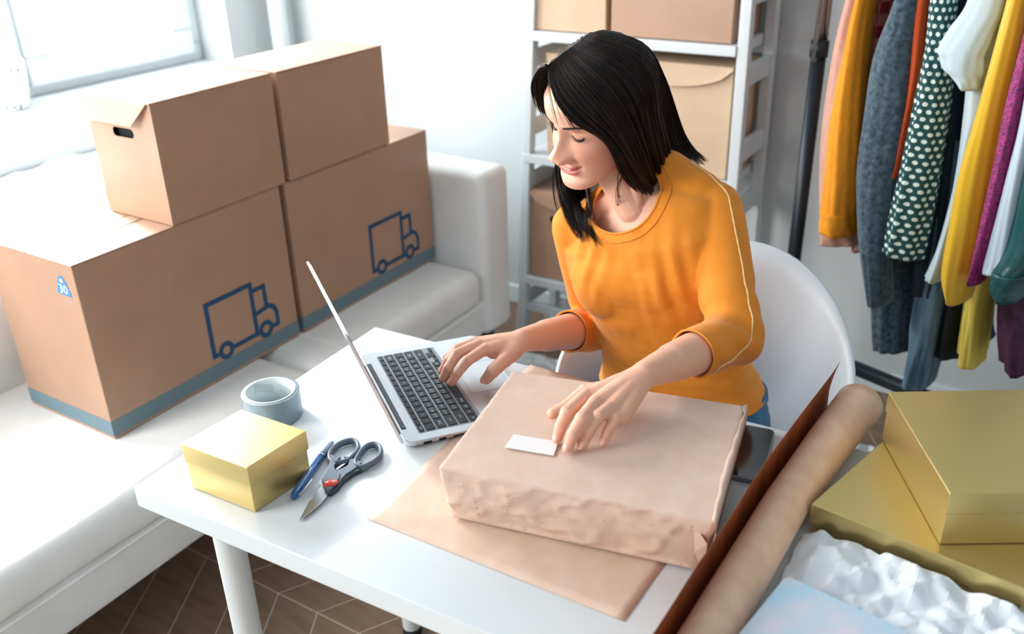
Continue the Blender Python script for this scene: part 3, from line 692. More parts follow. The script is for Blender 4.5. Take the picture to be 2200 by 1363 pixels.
for i in range(NY):
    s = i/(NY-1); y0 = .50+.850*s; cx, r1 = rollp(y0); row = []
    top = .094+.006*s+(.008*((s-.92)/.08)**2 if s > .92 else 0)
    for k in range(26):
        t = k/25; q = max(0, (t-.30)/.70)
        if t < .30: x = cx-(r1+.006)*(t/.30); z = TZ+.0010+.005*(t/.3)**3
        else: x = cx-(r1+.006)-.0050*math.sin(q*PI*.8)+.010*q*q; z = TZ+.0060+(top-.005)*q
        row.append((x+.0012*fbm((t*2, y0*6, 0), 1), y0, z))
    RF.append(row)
o = obj('loose_flap', rings(RF, False, False), M_kraft_flap, kr, True); o.modifiers.new('s', 'SOLIDIFY').thickness = .0005

# ------------------------------------------------------------------ tissue paper, pale blue notebook
R = []; nx, ny = 90, 80
for i in range(ny):
    row = []
    for j in range(nx):
        u, v_ = j/(nx-1), i/(ny-1)
        x = -.205+.37*u; y = .70+.35*v_; y = min(y, 1.036-.13*(x+.205)-.002)
        e = min(u/.08, 1, (1-u)/.1, v_/.1)
        tri = lambda q: 2*abs(q-math.floor(q+.5))
        wx = x+.02*fbm((x, y, 2), 8, 1); wy = y+.02*fbm((x, y, 7), 8, 1)
        h = .016+.020*tri(wx*9+wy*4)*tri(wy*7-wx*3+.3)+.009*tri(wx*17-wy*13)+.007*tri(wx*12+wy*25)*tri(wx*31)+.006*fbm((x, y, 9), 30, 1)
        lidy = 1.045-.13*(x+.205); dl_ = lidy-y
        if dl_ < .02: h = min(h, .026+.4*max(0, dl_))
        if u < .05: x += .010*fbm((0, y, 1), 18)
        inside = (-.215 < x < -.045) and y < .88
        h = h*(.25+.75*max(0, min(1, e)))
        if inside: h = min(h, .040)
        row.append((x, y, TZ+.002+max(0, h)))
    R.append(row)
ts = obj('tissue_paper', rings(R, False, False), M_tissue, None, False); ts.modifiers.new('s', 'SOLIDIFY').thickness = .0006
tag(ts, 'crumpled white tissue paper heaped in front of the golden boxes', 'paper')
nb = thing('notebook', (-.13, .77, TZ+.045), 'pale blue watercolour patterned notebook lying on white tissue paper', 'notebook')
M_note = mat('pale_blue_watercolour', (160, 205, 226), 0.4, bump=(10, .02), var=(18, (222, 205, 214), .8))
e1_ = np.array([.131, -.019, 0]); e1_ /= np.linalg.norm(e1_); e2_ = np.array([-.016, -.112, 0]); e2_ /= np.linalg.norm(e2_)
b0 = np.array([-.188, .886, TZ+.0445])
o = obj('cover', frame_box(prism(rrect(0, .150, 0, .180, .008), .0, .0125), b0, e1_, e2_), M_note, nb); bev(o, .001)
obj('pages', frame_box(prism(rrect(.0015, .1505, .0015, .1805, .006), .002, .0105), b0, e1_, e2_), M_label, nb)

# ------------------------------------------------------------------ chair
ch = thing('shell_chair', (-.545, 1.52, 0), 'white plastic shell armchair the woman sits on', 'chair')
CC = np.array([-.540, 1.50])
def rimz(a):   # a: angle, 90 deg = back (+y)
    k = math.sin(a); return .650+.180*max(0, k)**1.45 if k > 0 else .645-.205*min(1, (-k)**1.6*1.15)
NR, NA = 22, 72; V = []; F = []
for i in range(NR+1):
    t = i/NR
    for j in range(NA):
        a = 2*PI*j/NA; k = math.sin(a); Rx = .283; Ry = .290 if k > 0 else .235
        z_ = rimz(a); rr = (t/.72)**.9*.86 if t < .72 else .86+.14*((t-.72)/.28)
        zz = .440+(z_-.440)*(0 if t < .45 else ((t-.45)/.55)**1.75) + .01*t*t
        V.append((CC[0]+Rx*rr*math.cos(a), CC[1]+Ry*rr*k, zz if k > -.9 else zz))
for i in range(NR):
    for j in range(NA): F.append((i*NA+j, i*NA+(j+1) % NA, (i+1)*NA+(j+1) % NA, (i+1)*NA+j))
F.append(tuple(range(NA)))
o = obj('shell', (V, F), M_chair, ch, True); m_ = o.modifiers.new('s', 'SOLIDIFY'); m_.thickness = .008; m_.offset = 1
for sx in (-1, 1):
    for sy in (-1, 1):
        obj('leg', tube([(CC[0]+sx*.24, CC[1]+sy*.23, .0), (CC[0]+sx*.12, CC[1]+sy*.12, .430)], [.011, .017], 14), M_wood, ch, True)
obj('leg_brace', join(tube([(CC[0]-.19, CC[1]-.185, .2), (CC[0]+.19, CC[1]+.185, .2)], .004, 8), tube([(CC[0]+.19, CC[1]-.185, .2), (CC[0]-.19, CC[1]+.185, .2)], .004, 8)), M_black, ch)
# ------------------------------------------------------------------ clothes rack and garments
RA = np.array([-.615, 2.43]); RU = np.array([.945, -.327]); RU /= np.linalg.norm(RU); RN = np.array([RU[1], -RU[0]]); RN = RN if RN[1] < 0 else -RN   # RN points to the viewer's side
def rk(s, z, n=0): q = RA+RU*s+RN*n; return (q[0], q[1], z)
rack = thing('clothes_rack', rk(.65, 0), 'black metal clothes rack full of hanging garments beside the shelf', 'clothes rack')
o = obj('base_bar', tube([rk(0, .30), rk(1.4, .30)], .020, 12), M_black, rack, True)
for s in (0, 1.4):
    obj('lower_post', tube([rk(s, .02), rk(s, 1.12)], .019, 14), M_black, rack, True)
    obj('post_collar', tube([rk(s, 1.11), rk(s, 1.15)], .023, 14), M_black, rack, True)
    for dn in (-.014, .014): obj('upper_post', tube([rk(s, 1.10, dn), rk(s, 1.56, dn)], .010, 12), M_chrome, rack, True)
    obj('foot_bar', tube([rk(s, .020, -.24), rk(s, .020, .26)], .016, 10), M_black, rack, True)
obj('hanging_rail', tube([rk(-.05, 1.57), rk(1.45, 1.57)], .013, 14), M_chrome, rack, True)
def interp_rows(rows, n):
    rows = np.array(rows, float); k = len(rows); out = []
    for i in range(n):
        t = i/(n-1)*(k-1); a = int(min(k-2, t)); q = t-a
        p0 = rows[max(a-1, 0)]; p1 = rows[a]; p2 = rows[a+1]; p3 = rows[min(a+2, k-1)]
        c = 0.5*((2*p1)+(-p0+p2)*q+(2*p0-5*p1+4*p2-p3)*q*q+(-p0+3*p1-3*p2+p3)*q**3); out.append(c)
    return out
PUV = {}
def piece(rows, s, noff, depth, folds=(5, .05), n=36, seed=0, nseg=40, taper_end=True):
    """rows: (left px, right px, y px) of the piece as seen; s: place on the rail; noff: distance of its front from the rail line; depth: half thickness"""
    R = []
    for i, (xl, xr, y) in enumerate(interp_rows(rows, n)):
        q = RA+RU*s+RN*noff; Y = q[1]
        a = PY(xl, y, Y); b = PY(xr, y, Y); z = (a[2]+b[2])/2; w = max(.004, np.linalg.norm((b-a)[:2])/2)
        t = i/(n-1); dp = depth*(.55+.45*t); dp = min(dp, w*3.2+.01)
        c = (a+b)[:2]/2-RN*dp; row = []
        for k in range(nseg):
            an = 2*PI*k/nseg; fr = 1+folds[1]*(.3+t)*math.sin(folds[0]*an+seed+1.5*math.sin(t*3+seed))+.035*math.sin(11*an+seed*2+2*math.sin(t*5+seed))*(.3+t)+.07*fbm((math.cos(an), math.sin(an)+seed, t*3), 1.3, 2)
            d = RU*w*math.cos(an)*(fr if folds[1] < .2 else fr)+RN*dp*math.sin(an)*fr; row.append((c[0]+d[0], c[1]+d[1], z))
        R.append(row)
    if taper_end:
        last = R[-1]; c = np.mean(np.array(last), 0); R.append([tuple(c+(np.array(p)-c)*.86-np.array([0, 0, .006])) for p in last]); R.append([tuple(c+(np.array(p)-c)*.5-np.array([0, 0, .004])) for p in last])
    V, F = rings(R); A_ = np.array(R[len(R)//3]); per = np.concatenate([[0], np.cumsum(np.linalg.norm(np.diff(A_, axis=0), axis=1))]); PUV['u'] = np.tile(per, len(R)); return V, F
def hanger(s, par, col=None):
    obj('hanger', tube(smoothpath([rk(s, 1.50, .20), rk(s, 1.53, .12), rk(s, 1.555, .01), rk(s, 1.60, .0), rk(s, 1.588, -.014)], 5), .004, 6), M_chrome, par)
def garment(name, label, cat, s, parts):
    t = thing(name, rk(s, .9), label, cat, None)
    for nm, rows, noff, depth, m, kw in parts:
        g_ = obj(nm, piece(rows, s, noff, depth, **kw), m, t, True); a_ = g_.data.attributes.new('around', 'FLOAT', 'POINT'); a_.data.foreach_set('value', PUV['u'][:len(g_.data.vertices)])
    hanger(s, t); return t
def fab(name, rgb, rough=.85, bump=(200, .4, .001), **k): return mat(name, rgb, rough, bump=bump, **k)
F_pink = fab('pink_beige_knit', (188, 142, 124), var=(60, (174, 128, 112), .6))
F_must = fab('mustard_wool', (214, 138, 12), bump=(70, .6, .003), var=(40, (202, 122, 8), .6))
F_rust = fab('rust_cloth', (200, 84, 34))
F_coat = fab('blue_grey_wool', (74, 92, 106), bump=(120, .8, .003), var=(90, (34, 56, 70), 1.0), sheen=.4)
F_oran = fab('orange_cloth', (206, 82, 34)); F_dkg = fab('dark_teal_cloth', (14, 58, 70)); F_navy = fab('navy_cloth', (10, 32, 46))
F_den = fab('grey_blue_denim', (54, 84, 104), var=(16, (110, 140, 160), .8), stretch=(3, 3, .6))
F_wht = fab('white_cotton', (184, 200, 205), bump=(12, .5, .006)); F_yel = mat('yellow_satin', (226, 178, 30), .38, bump=(14, .2, .004), sheen=.3)
F_ylp = fab('pale_yellow_cloth', (226, 204, 90)); F_mag = fab('magenta_sequin', (170, 40, 120), .4, bump=(260, 1.0, .003), var=(120, (110, 20, 84), 1.0))
F_pur = fab('purple_lace', (74, 16, 62), .6, bump=(90, .8, .003), var=(70, (36, 8, 38), 1.0)); F_sky = fab('pale_blue_sheer', (188, 206, 216), .6)
F_lea = mat('green_leather', (16, 78, 78), .35, bump=(18, .8, .006), var=(10, (10, 56, 60), .7)); F_blk = fab('black_cloth', (8, 20, 28)); F_olive = fab('olive_gold_cloth', (150, 116, 30), .5); F_mauve = fab('mauve_cloth', (150, 138, 152))
def pattern(name, base, dot, scale, kind):
    m = mat(name, base, .8, bump=(200, .2, .001)); nt = m.node_tree; b = nt.nodes['Principled BSDF']; tc = nt.nodes.new('ShaderNodeTexCoord'); mp = nt.nodes.new('ShaderNodeMapping'); nt.links.new(tc.outputs['Object'], mp.inputs[0])
    mix = nt.nodes.new('ShaderNodeMix'); mix.data_type = 'RGBA'; mix.inputs['A'].default_value = (*lin(base), 1); mix.inputs['B'].default_value = (*lin(dot), 1)
    if kind == 'dots':
        # dots in staggered rows over (along rail, height)
        def N(op, a, b2=None, c=None):
            n = nt.nodes.new('ShaderNodeMath'); n.operation = op
            for i, v in enumerate((a, b2, c)):
                if v is None: continue
                if isinstance(v, (int, float)): n.inputs[i].default_value = v
                else: nt.links.new(v, n.inputs[i])
            return n.outputs[0]
        sp = nt.nodes.new('ShaderNodeSeparateXYZ'); nt.links.new(mp.outputs[0], sp.inputs[0])
        at_ = nt.nodes.new('ShaderNodeAttribute'); at_.attribute_name = 'around'; u = N('MULTIPLY', at_.outputs['Fac'], scale); v = N('MULTIPLY', sp.outputs[2], scale)
        row = N('FLOOR', v); st = N('MULTIPLY', N('MODULO', row, 2.0), .5); uu = N('ADD', u, st)
        fu = N('SUBTRACT', N('FRACT', uu), .5); fv = N('SUBTRACT', N('FRACT', v), .5)
        r = N('ADD', N('MULTIPLY', fu, fu), N('MULTIPLY', fv, fv)); fac = N('LESS_THAN', r, .085)
        nt.links.new(fac, mix.inputs['Factor'])
    else:
        ck = nt.nodes.new('ShaderNodeTexChecker'); ck.inputs['Scale'].default_value = scale; ck.inputs['Color1'].default_value = (1, 1, 1, 1); ck.inputs['Color2'].default_value = (0, 0, 0, 1)
        nt.links.new(mp.outputs[0], ck.inputs['Vector']); nt.links.new(ck.outputs['Color'], mix.inputs['Factor'])
    nt.links.new(mix.outputs['Result'], b.inputs['Base Color']); return m
F_dots = pattern('white_dot_print', (8, 66, 66), (214, 228, 220), 62, 'dots'); F_plaid = pattern('red_check', (150, 34, 34), (196, 120, 104), 38, 'check'); F_flo = pattern('pink_floral', (228, 214, 214), (206, 90, 84), 45, 'check')
T = -160      # rows start above the frame, at the shoulders
garment('cardigan', 'pink beige knit cardigan at the left end of the clothes rack', 'cardigan', .07, [('sleeve', [(1840, 1890, T), (1797, 1850, 0), (1764, 1830, 136), (1737, 1815, 320), (1732, 1812, 473), (1728, 1818, 528)], .16, .10, F_pink, dict(seed=1)),
    ('body', [(1850, 1930, T), (1815, 1880, 0), (1790, 1860, 250), (1770, 1850, 500)], .05, .20, F_pink, dict(seed=2))])
garment('mustard_sweater', 'mustard yellow sweater sleeve with folded cuff on the clothes rack', 'sweater', .10, [('sleeve', [(1862, 1905, T), (1826, 1858, 0), (1798, 1842, 107), (1766, 1828, 271), (1748, 1816, 420), (1741, 1806, 508)], .21, .06, F_must, dict(seed=3)),
    ('cuff', [(1744, 1806, 462), (1740, 1804, 508)], .216, .064, F_must, dict(n=6, seed=3))])
garment('checked_shirt', 'red checked shirt glimpsed between the mustard sweater and the grey wool coat', 'shirt', .14, [('sleeve', [(1885, 1935, T), (1857, 1895, 0), (1838, 1872, 150), (1822, 1850, 330), (1810, 1835, 466)], .12, .08, F_plaid, dict(seed=4))])
garment('rust_top', 'rust red top whose hem shows beside the mustard cuff', 'top', .17, [('body', [(1880, 1940, T), (1845, 1890, 100), (1812, 1850, 300), (1803, 1845, 468)], .08, .10, F_rust, dict(seed=4))])
garment('floral_blouse', 'white blouse with red flowers peeping out under the grey coat', 'blouse', .19, [('body', [(1890, 1960, T), (1850, 1910, 100), (1822, 1870, 300), (1806, 1860, 542)], .06, .12, F_flo, dict(seed=5))])
garment('wool_coat', 'long blue grey fuzzy wool coat on the clothes rack', 'coat', .22, [('body', [(1950, 2010, T), (1912, 1964, 0), (1858, 1950, 136), (1838, 1945, 330), (1838, 1940, 540), (1842, 1938, 660), (1852, 1926, 762)], .12, .16, F_coat, dict(seed=6, folds=(3, .04))),
    ('sleeve', [(1950, 1995, T), (1908, 1962, 0), (1855, 1942, 136), (1832, 1928, 267), (1820, 1906, 390), (1826, 1892, 520), (1850, 1884, 660)], .22, .05, F_coat, dict(seed=7, folds=(3, .03)))])
garment('orange_top', 'thin strip of an orange top between the coat and the dotted dress', 'top', .27, [('sleeve', [(1995, 2025, T), (1962, 1987, 0), (1944, 1968, 180), (1922, 1934, 334), (1915, 1920, 380)], .19, .04, F_oran, dict(seed=8))])
garment('dotted_blouse', 'dark green blouse with white dots on the clothes rack', 'blouse', .33, [('sleeve', [(2015, 2075, T), (1985, 2040, 0), (1968, 2030, 123), (1940, 2018, 255), (1905, 1996, 403), (1871, 1964, 555)], .21, .05, F_dots, dict(seed=9, folds=(7, .06)))])
garment('navy_jacket', 'dark navy jacket hanging behind the dotted blouse', 'jacket', .37, [('body', [(2040, 2120, T), (2010, 2090, 0), (1990, 2070, 250), (1950, 2040, 480), (1930, 2010, 640)], .12, .16, F_navy, dict(seed=10))])
garment('denim_jeans', 'grey blue denim jeans hanging low under the dotted blouse', 'jeans', .40, [('leg', [(1990, 2060, 300), (1962, 2030, 560), (1946, 2016, 660), (1936, 2000, 740), (1924, 1972, 838)], .10, .05, F_den, dict(seed=11, folds=(4, .08))),
    ('leg', [(2010, 2070, 300), (1985, 2040, 560), (1975, 2030, 660), (1962, 2012, 750), (1950, 1978, 836)], .04, .05, F_den, dict(seed=12, folds=(4, .08)))])
garment('black_skirt', 'black skirt hanging between the denim jeans and the pale yellow trousers', 'skirt', .46, [('body', [(2060, 2130, 200), (2020, 2100, 520), (1992, 2075, 660), (1975, 2062, 772)], .06, .12, F_blk, dict(seed=13))])
garment('white_top', 'white cotton top with short rolled sleeve on the clothes rack', 'top', .46, [('sleeve', [(2110, 2170, T), (2066, 2150, 0), (2024, 2125, 66), (1998, 2108, 112), (1999, 2104, 132), (2007, 2100, 156), (2028, 2096, 172), (2044, 2092, 190)], .22, .035, F_wht, dict(seed=14, n=50)),
    ('body', [(2090, 2200, T), (2062, 2160, 0), (2044, 2130, 210), (2036, 2110, 320), (2011, 2080, 452), (1986, 2050, 545), (1963, 2020, 606)], .18, .12, F_wht, dict(seed=15))])
garment('yellow_satin_shirt', 'bright yellow satin shirt with long shiny sleeve', 'shirt', .54, [('sleeve', [(2190, 2240, T), (2150, 2200, 0), (2124, 2180, 95), (2086, 2150, 230), (2044, 2122, 370), (2013, 2095, 514), (2003, 2072, 600), (2018, 2054, 654)], .25, .05, F_yel, dict(seed=16, folds=(3, .05)))])
garment('pale_yellow_trousers', 'pale yellow trousers hanging below the satin shirt sleeve', 'trousers', .54, [('leg', [(2110, 2180, 300), (2080, 2130, 560), (2062, 2104, 660), (2052, 2094, 730), (2048, 2086, 792)], .12, .05, F_ylp, dict(seed=17, folds=(4, .08))),
    ('leg', [(2115, 2185, 300), (2086, 2140, 560), (2050, 2120, 660), (2040, 2100, 764)], .05, .05, F_ylp, dict(seed=18, folds=(4, .08)))])
garment('olive_jacket', 'olive gold jacket shoulder behind the yellow satin shirt', 'jacket', .60, [('body', [(2210, 2290, T), (2172, 2240, 0), (2160, 2230, 120), (2140, 2215, 260), (2120, 2190, 420)], .17, .12, F_olive, dict(seed=19))])
garment('sequin_cardigan', 'magenta sequin cardigan with narrow sleeve', 'cardigan', .64, [('sleeve', [(2240, 2270, T), (2204, 2240, 0), (2186, 2220, 90), (2148, 2190, 230), (2119, 2160, 370), (2084, 2118, 530), (2066, 2092, 612)], .26, .04, F_mag, dict(seed=20))])
garment('purple_dress', 'dark purple lace dress with patterned hem at the right edge', 'dress', .68, [('body', [(2230, 2330, T), (2195, 2300, 60), (2165, 2270, 260), (2135, 2260, 440), (2110, 2250, 600), (2103, 2250, 730), (2108, 2230, 806)], .14, .14, F_pur, dict(seed=21, folds=(5, .07)))])
garment('pale_blue_blouse', 'pale blue sheer blouse sleeve beside the leather jacket', 'blouse', .70, [('sleeve', [(2260, 2300, T), (2222, 2260, 0), (2196, 2235, 173), (2172, 2215, 300), (2138, 2190, 430), (2098, 2165, 575), (2100, 2130, 590)], .25, .04, F_sky, dict(seed=22))])
garment('leather_jacket', 'dark green leather jacket sleeve at the right edge of the picture', 'jacket', .78, [('sleeve', [(2270, 2370, T), (2235, 2330, 60), (2192, 2300, 296), (2165, 2275, 420), (2138, 2250, 540), (2112, 2190, 600), (2106, 2172, 640)], .26, .06, F_lea, dict(seed=23, folds=(3, .05))),
    ('cuff', [(2114, 2196, 596), (2106, 2176, 618), (2116, 2170, 652)], .266, .062, F_lea, dict(n=8, seed=23))])
garment('mauve_top', 'mauve top hem right of the leather jacket cuff', 'top', .74, [('body', [(2280, 2350, T), (2240, 2320, 200), (2200, 2290, 450), (2166, 2260, 650)], .15, .08, F_mauve, dict(seed=24))])
# ------------------------------------------------------------------ woman
HC = np.array([-.704, 1.388, 1.190]); HF = np.array([-.336, -.880, -.335]); HF /= np.linalg.norm(HF)
HL = np.array([.939, -.286, -.191]); HL -= HF*(HL@HF); HL /= np.linalg.norm(HL); HU = np.cross(HF, HL); HM = np.array([HF, HL, HU])
def h2w(p): return HC+np.asarray(p, float)@HM
def w2h(p): return (np.asarray(p, float)-HC)@HM.T
prof = np.array([  # z, front x, back x, half width, x of greatest width
 (-.119, .070, .045, .012, .058), (-.116, .083, .036, .024, .058), (-.108, .0915, .020, .034, .052), (-.096, .0915, .000, .043, .040), (-.084, .0875, -.018, .0490, .030), (-.070, .0900, -.040, .0540, .018),
 (-.055, .0905, -.062, .0585, .008), (-.040, .0895, -.078, .0625, .002), (-.020, .0875, -.092, .0665, -.006), (.0, .0865, -.099, .0690, -.012), (.020, .0930, -.103, .0715, -.015),
 (.040, .0990, -.103, .0725, -.016), (.058, .0975, -.099, .0715, -.018), (.075, .0840, -.090, .0670, -.018), (.090, .0700, -.076, .0590, -.018), (.103, .0500, -.058, .0460, -.018), (.112, .0270, -.038, .0290, -.018), (.117, .004, -.020, .011, -.018)])
def hp(z): return [np.interp(z, prof[:, 0], prof[:, k]) for k in (1, 2, 3, 4)]
def G(a, s): return np.exp(-.5*(a/s)**2)
def noseh(z):
    zs = [-.062, -.050, -.0455, -.040, -.034, -.027, -.018, -.006, .006, .018, .03]; hs = [0, .0020, .0120, .0265, .0315, .0290, .0215, .0140, .0085, .0035, 0]
    return np.interp(z, zs, hs)
def mouthz(y): return -.0690+.0085*(abs(y)/.026)**1.8
def headshape():
    zs = np.concatenate([np.linspace(-.119, -.108, 8), np.linspace(-.106, .03, 120), np.linspace(.032, .117, 50)]); NA = 240; R = []
    for z in zs:
        xf, xb, w, xm = hp(z); row = []
        for k in range(NA):
            # dense sampling at the front
            u = k/NA*2-1; a = PI*(.55*u+.45*u**3) if True else PI*u
            c, s = math.cos(a), math.sin(a)
            ex_ = 2.35 if (c > 0) else 2.0
            cc = math.copysign(abs(c)**(2/ex_), c); ss = math.copysign(abs(s)**(2/ex_), s)
            x = xm+(xf-xm)*cc if c > 0 else xm+(xm-xb)*cc; y = w*ss
            fr = max(0, c)**.5 if c > 0 else 0; ay = abs(y)
            d = 0.0
            wn_ = .0054+.0062*G(z+.036, .010)+.0015*G(z-.012, .010)
            d += noseh(z)*G(y, wn_)
            d += .0150*G(ay-.0145, .0048)*G(z+.0400, .0066)          # wings of the nose
            d -= .0035*G(ay-.0225, .0034)*G(z+.0400, .0080)
            d -= .0050*G(ay-.0075, .0030)*G(z+.0475, .0022)
            d -= .0105*G(ay-.0300, .0125)*G(z-.006, .0105)           # eye sockets
            d -= .0040*G(ay-.0140, .0055)*G(z-.004, .009)
            d += .0088*G(ay-.0310, .0105)*G(z-.004, .0072)            # lids over the eyeballs
            d -= .0016*G(ay-.0315, .0110)*G(z-.0135, .0016)           # lid crease
            d -= .0012*G(ay-.0315, .0115)*G(z+.0040+.0, .0012)       # lash line
            d += .0035*G(ay-.026, .016)*G(z-.0255, .006)              # brow ridge
            d += .0052*G(ay-.0385, .0150)*G(z+.0330, .0140)           # cheeks lifted by the smile
            d -= .0040*G(ay-(.0230+(-.048-z)*.30), .0040)*G(z+.052, .012)  # smile fold
            mz = mouthz(y); mw = 1/(1+math.exp((ay-.0275)/.0018))
            d += mw*(.0050*G(z-(mz+.0050), .0032)+.0062*G(z-(mz-.0062), .0040))*(1-.35*(ay/.028)**2)
            d -= mw*.0062*G(z-mz, .0013)
            d -= .0028*G(ay-.0290, .0030)*G(z-mouthz(.029), .0045)
            d -= .0032*G(z+.0855, .0045)*G(y, .018)                  # under the lower lip
            d += .0030*G(z+.1020, .0085)*G(y, .015)                  # chin
            d -= .0014*G(y, .0030)*G(z+.0555, .0050)                 # philtrum
            row.append((x+d*fr, y+.0*d, z))
        R.append(row)
    V, F = rings(R); return np.array(V), F
hV, hF = headshape(); hV[:, 2] = np.where(hV[:, 2] > .05, .05+(hV[:, 2]-.05)*.94, hV[:, 2])
ear = []
for sg in (-1, 1):
    pts = smoothpath([(-.002, sg*.071, -.022), (-.014, sg*.079, -.002), (-.022, sg*.083, .018), (-.012, sg*.083, .027), (.000, sg*.078, .020), (.002, sg*.073, .004), (.002, sg*.072, -.012)], 4, True)
    ear.append(tube(pts, .0042, 8, closed=True)); ear.append(ellipsoid((-.008, sg*.072, .002), (.012, .006, .022), None, 12, 8)); ear.append(ellipsoid((-.001, sg*.073, -.021), (.006, .004, .007), None, 10, 6))
earj = join(*ear); earj = ([(p[0], math.copysign(.0685+(abs(p[1])-.0685)*.35, p[1]), p[2]) for p in earj[0]], earj[1])
# joints
NB = np.array([-.650, 1.475, 1.035]); LS = np.array([-.522, 1.480, 1.016]); LE = np.array([-.420, 1.337, .852]); RS = np.array([-.778, 1.445, .948]); RE = np.array([-.755, 1.500, .715])
LWp = P(1382, 806, .887); RWp = P(1119, 731, .806)
LWr, RWr = LWp, RWp
parts = []
parts.append(([tuple(h2w(p)) for p in hV], hF)); parts.append(([tuple(h2w(p)) for p in earj[0]], earj[1]))
n0 = h2w((-.030, 0, -.030)); n1 = NB+np.array([0, .0, -.02])
parts.append(capsule(n0, h2w((-.034, 0, -.085)), .050, .047, 24)); parts.append(capsule(h2w((-.034, 0, -.080)), n1+np.array([0, -.01, 0]), .047, .052, 24))
parts.append(capsule(h2w((.010, 0, -.085)), NB+np.array([0, -.05, -.03]), .030, .030, 20))
for S_, sg in ((LS, 1), (RS, -1)):
    parts.append(capsule(NB+np.array([0, .01, -.01]), S_, .040, .042)); parts.append(capsule(NB+np.array([sg*.02, -.055, -.045]), S_+np.array([-sg*.03, -.02, -.01]), .012, .012))   # trapezius, collar bones
    # sternomastoid
    parts.append(capsule(h2w((-.02, sg*.055, -.055)), NB+np.array([sg*.012, -.062, -.035]), .011, .009))
def tors(scale_a, scale_b, top=True, off=0):
    C = [((-.560, 1.50, .470), .150, .110, 0), ((-.562, 1.50, .560), .172, .118, 0), ((-.568, 1.495, .640), .160, .108, 0), ((-.583, 1.485, .715), .135, .095, 3), ((-.605, 1.475, .800), .140, .100, 6), ((-.628, 1.463, .880), .152, .108, 11), ((-.642, 1.462, .950), .160, .100, 16), ((-.648, 1.470, 1.005), .130, .075, 18), ((-.650, 1.475, 1.035), .070, .055, 18)]
    R = []
    for c, a, b, til in C:
        til = math.radians(til); ux = np.array([math.cos(til), -.05, math.sin(til)]); ux /= np.linalg.norm(ux); uy = np.array([0, 1, 0.]); row = []
        for k in range(40):
            an = 2*PI*k/40; cc = math.copysign(abs(math.cos(an))**.88, math.cos(an)); ss = math.copysign(abs(math.sin(an))**.88, math.sin(an))
            row.append(tuple(np.array(c)+ux*(a*scale_a+off)*cc+uy*(b*scale_b+off)*ss))
        R.append(row)
    return rings(R)
parts.append(tors(.90, .86))
def arm(S_, E_, W_, dr, fat=1.0):
    d = (W_-E_); out = [capsule(S_, E_, .041+dr, .036+dr), ]
    m = E_+d*.30; out += [capsule(E_, m, .036+dr, (.037+dr)*fat, 36), capsule(m, E_+d*.72, (.037+dr)*fat, .0300+dr, 36), capsule(E_+d*.72, W_, .0285+dr, .0208+dr, 36)]; return out
parts += arm(LS, LE, LWr, 0); parts += arm(RS, RE, RWr, 0)
# hands ---------------------------------------------------------------
nails = []
def finger(pts, r, up, nail=True):
    out = []
    for i in range(len(pts)-1): out.append(capsule(pts[i], pts[i+1], r[i], r[i+1], 14))
    for i in range(1, len(pts)-1): out.append(ellipsoid(pts[i], (r[i]*1.07,)*3, None, 12, 8))
    t = pts[-1]-pts[-2]; t /= np.linalg.norm(t); u = np.array(up, float); u -= t*(u@t); u /= np.linalg.norm(u)
    if nail: nails.append((pts[-1]+u*(r[-1]*.60), t, u, r[-1]))
    return out
def L6(x, y, z): return P(1160+x/5.68, 760+y/5.68, z)
PT = .838
hand = []
Lm = dict(i=L6(575, 500, .876), m=L6(690, 585, .879), r=L6(845, 665, .875), p=L6(1000, 755, .866))
Lf = dict(i=[Lm['i'], L6(330, 715, .872), L6(250, 900, .858), L6(212, 1030, PT+.0075)], m=[Lm['m'], L6(510, 800, .878), L6(400, 990, .862), L6(345, 1140, PT+.0075)],
          r=[Lm['r'], L6(710, 770, .876), L6(590, 960, .860), L6(520, 1115, PT+.0075)], p=[Lm['p'], L6(915, 800, .868), L6(825, 960, .855), L6(775, 1080, PT+.007)])
rr = dict(i=(.0108, .0098, .0088, .0078), m=(.0110, .0100, .0090, .0080), r=(.0106, .0096, .0086, .0076), p=(.0098, .0086, .0077, .0067))
for k in 'imrp': hand += finger(Lf[k], rr[k], (0, -.3, 1))
wr = LWr
for k, rw in (('i', .0125), ('m', .0130), ('r', .0125), ('p', .0120)): hand.append(capsule(wr+(Lm[k]-wr)*.12+np.array([0, 0, -.002]), Lm[k]+np.array([0, 0, -.003]), .0190, rw))
hand.append(capsule(wr+(Lm['m']-wr)*.3+np.array([0, 0, -.012]), Lm['m']*.5+Lm['r']*.5+np.array([0, 0, -.014]), .015, .012))
for k in 'imr': hand.append(capsule(wr+(Lm[k]-wr)*.55+np.array([0, 0, .0085]), Lm[k]+np.array([0, 0, .0035]), .0022, .0042))   # tendons
tb_ = [wr+(Lm['i']-wr)*.25+np.array([-.010, .004, -.016]), L6(560, 470, .858), L6(330, 650, .850), L6(150, 735, PT+.0085)]
hand += finger(tb_, (.0145, .0125, .0105, .0085), (-.5, .2, .8), False)

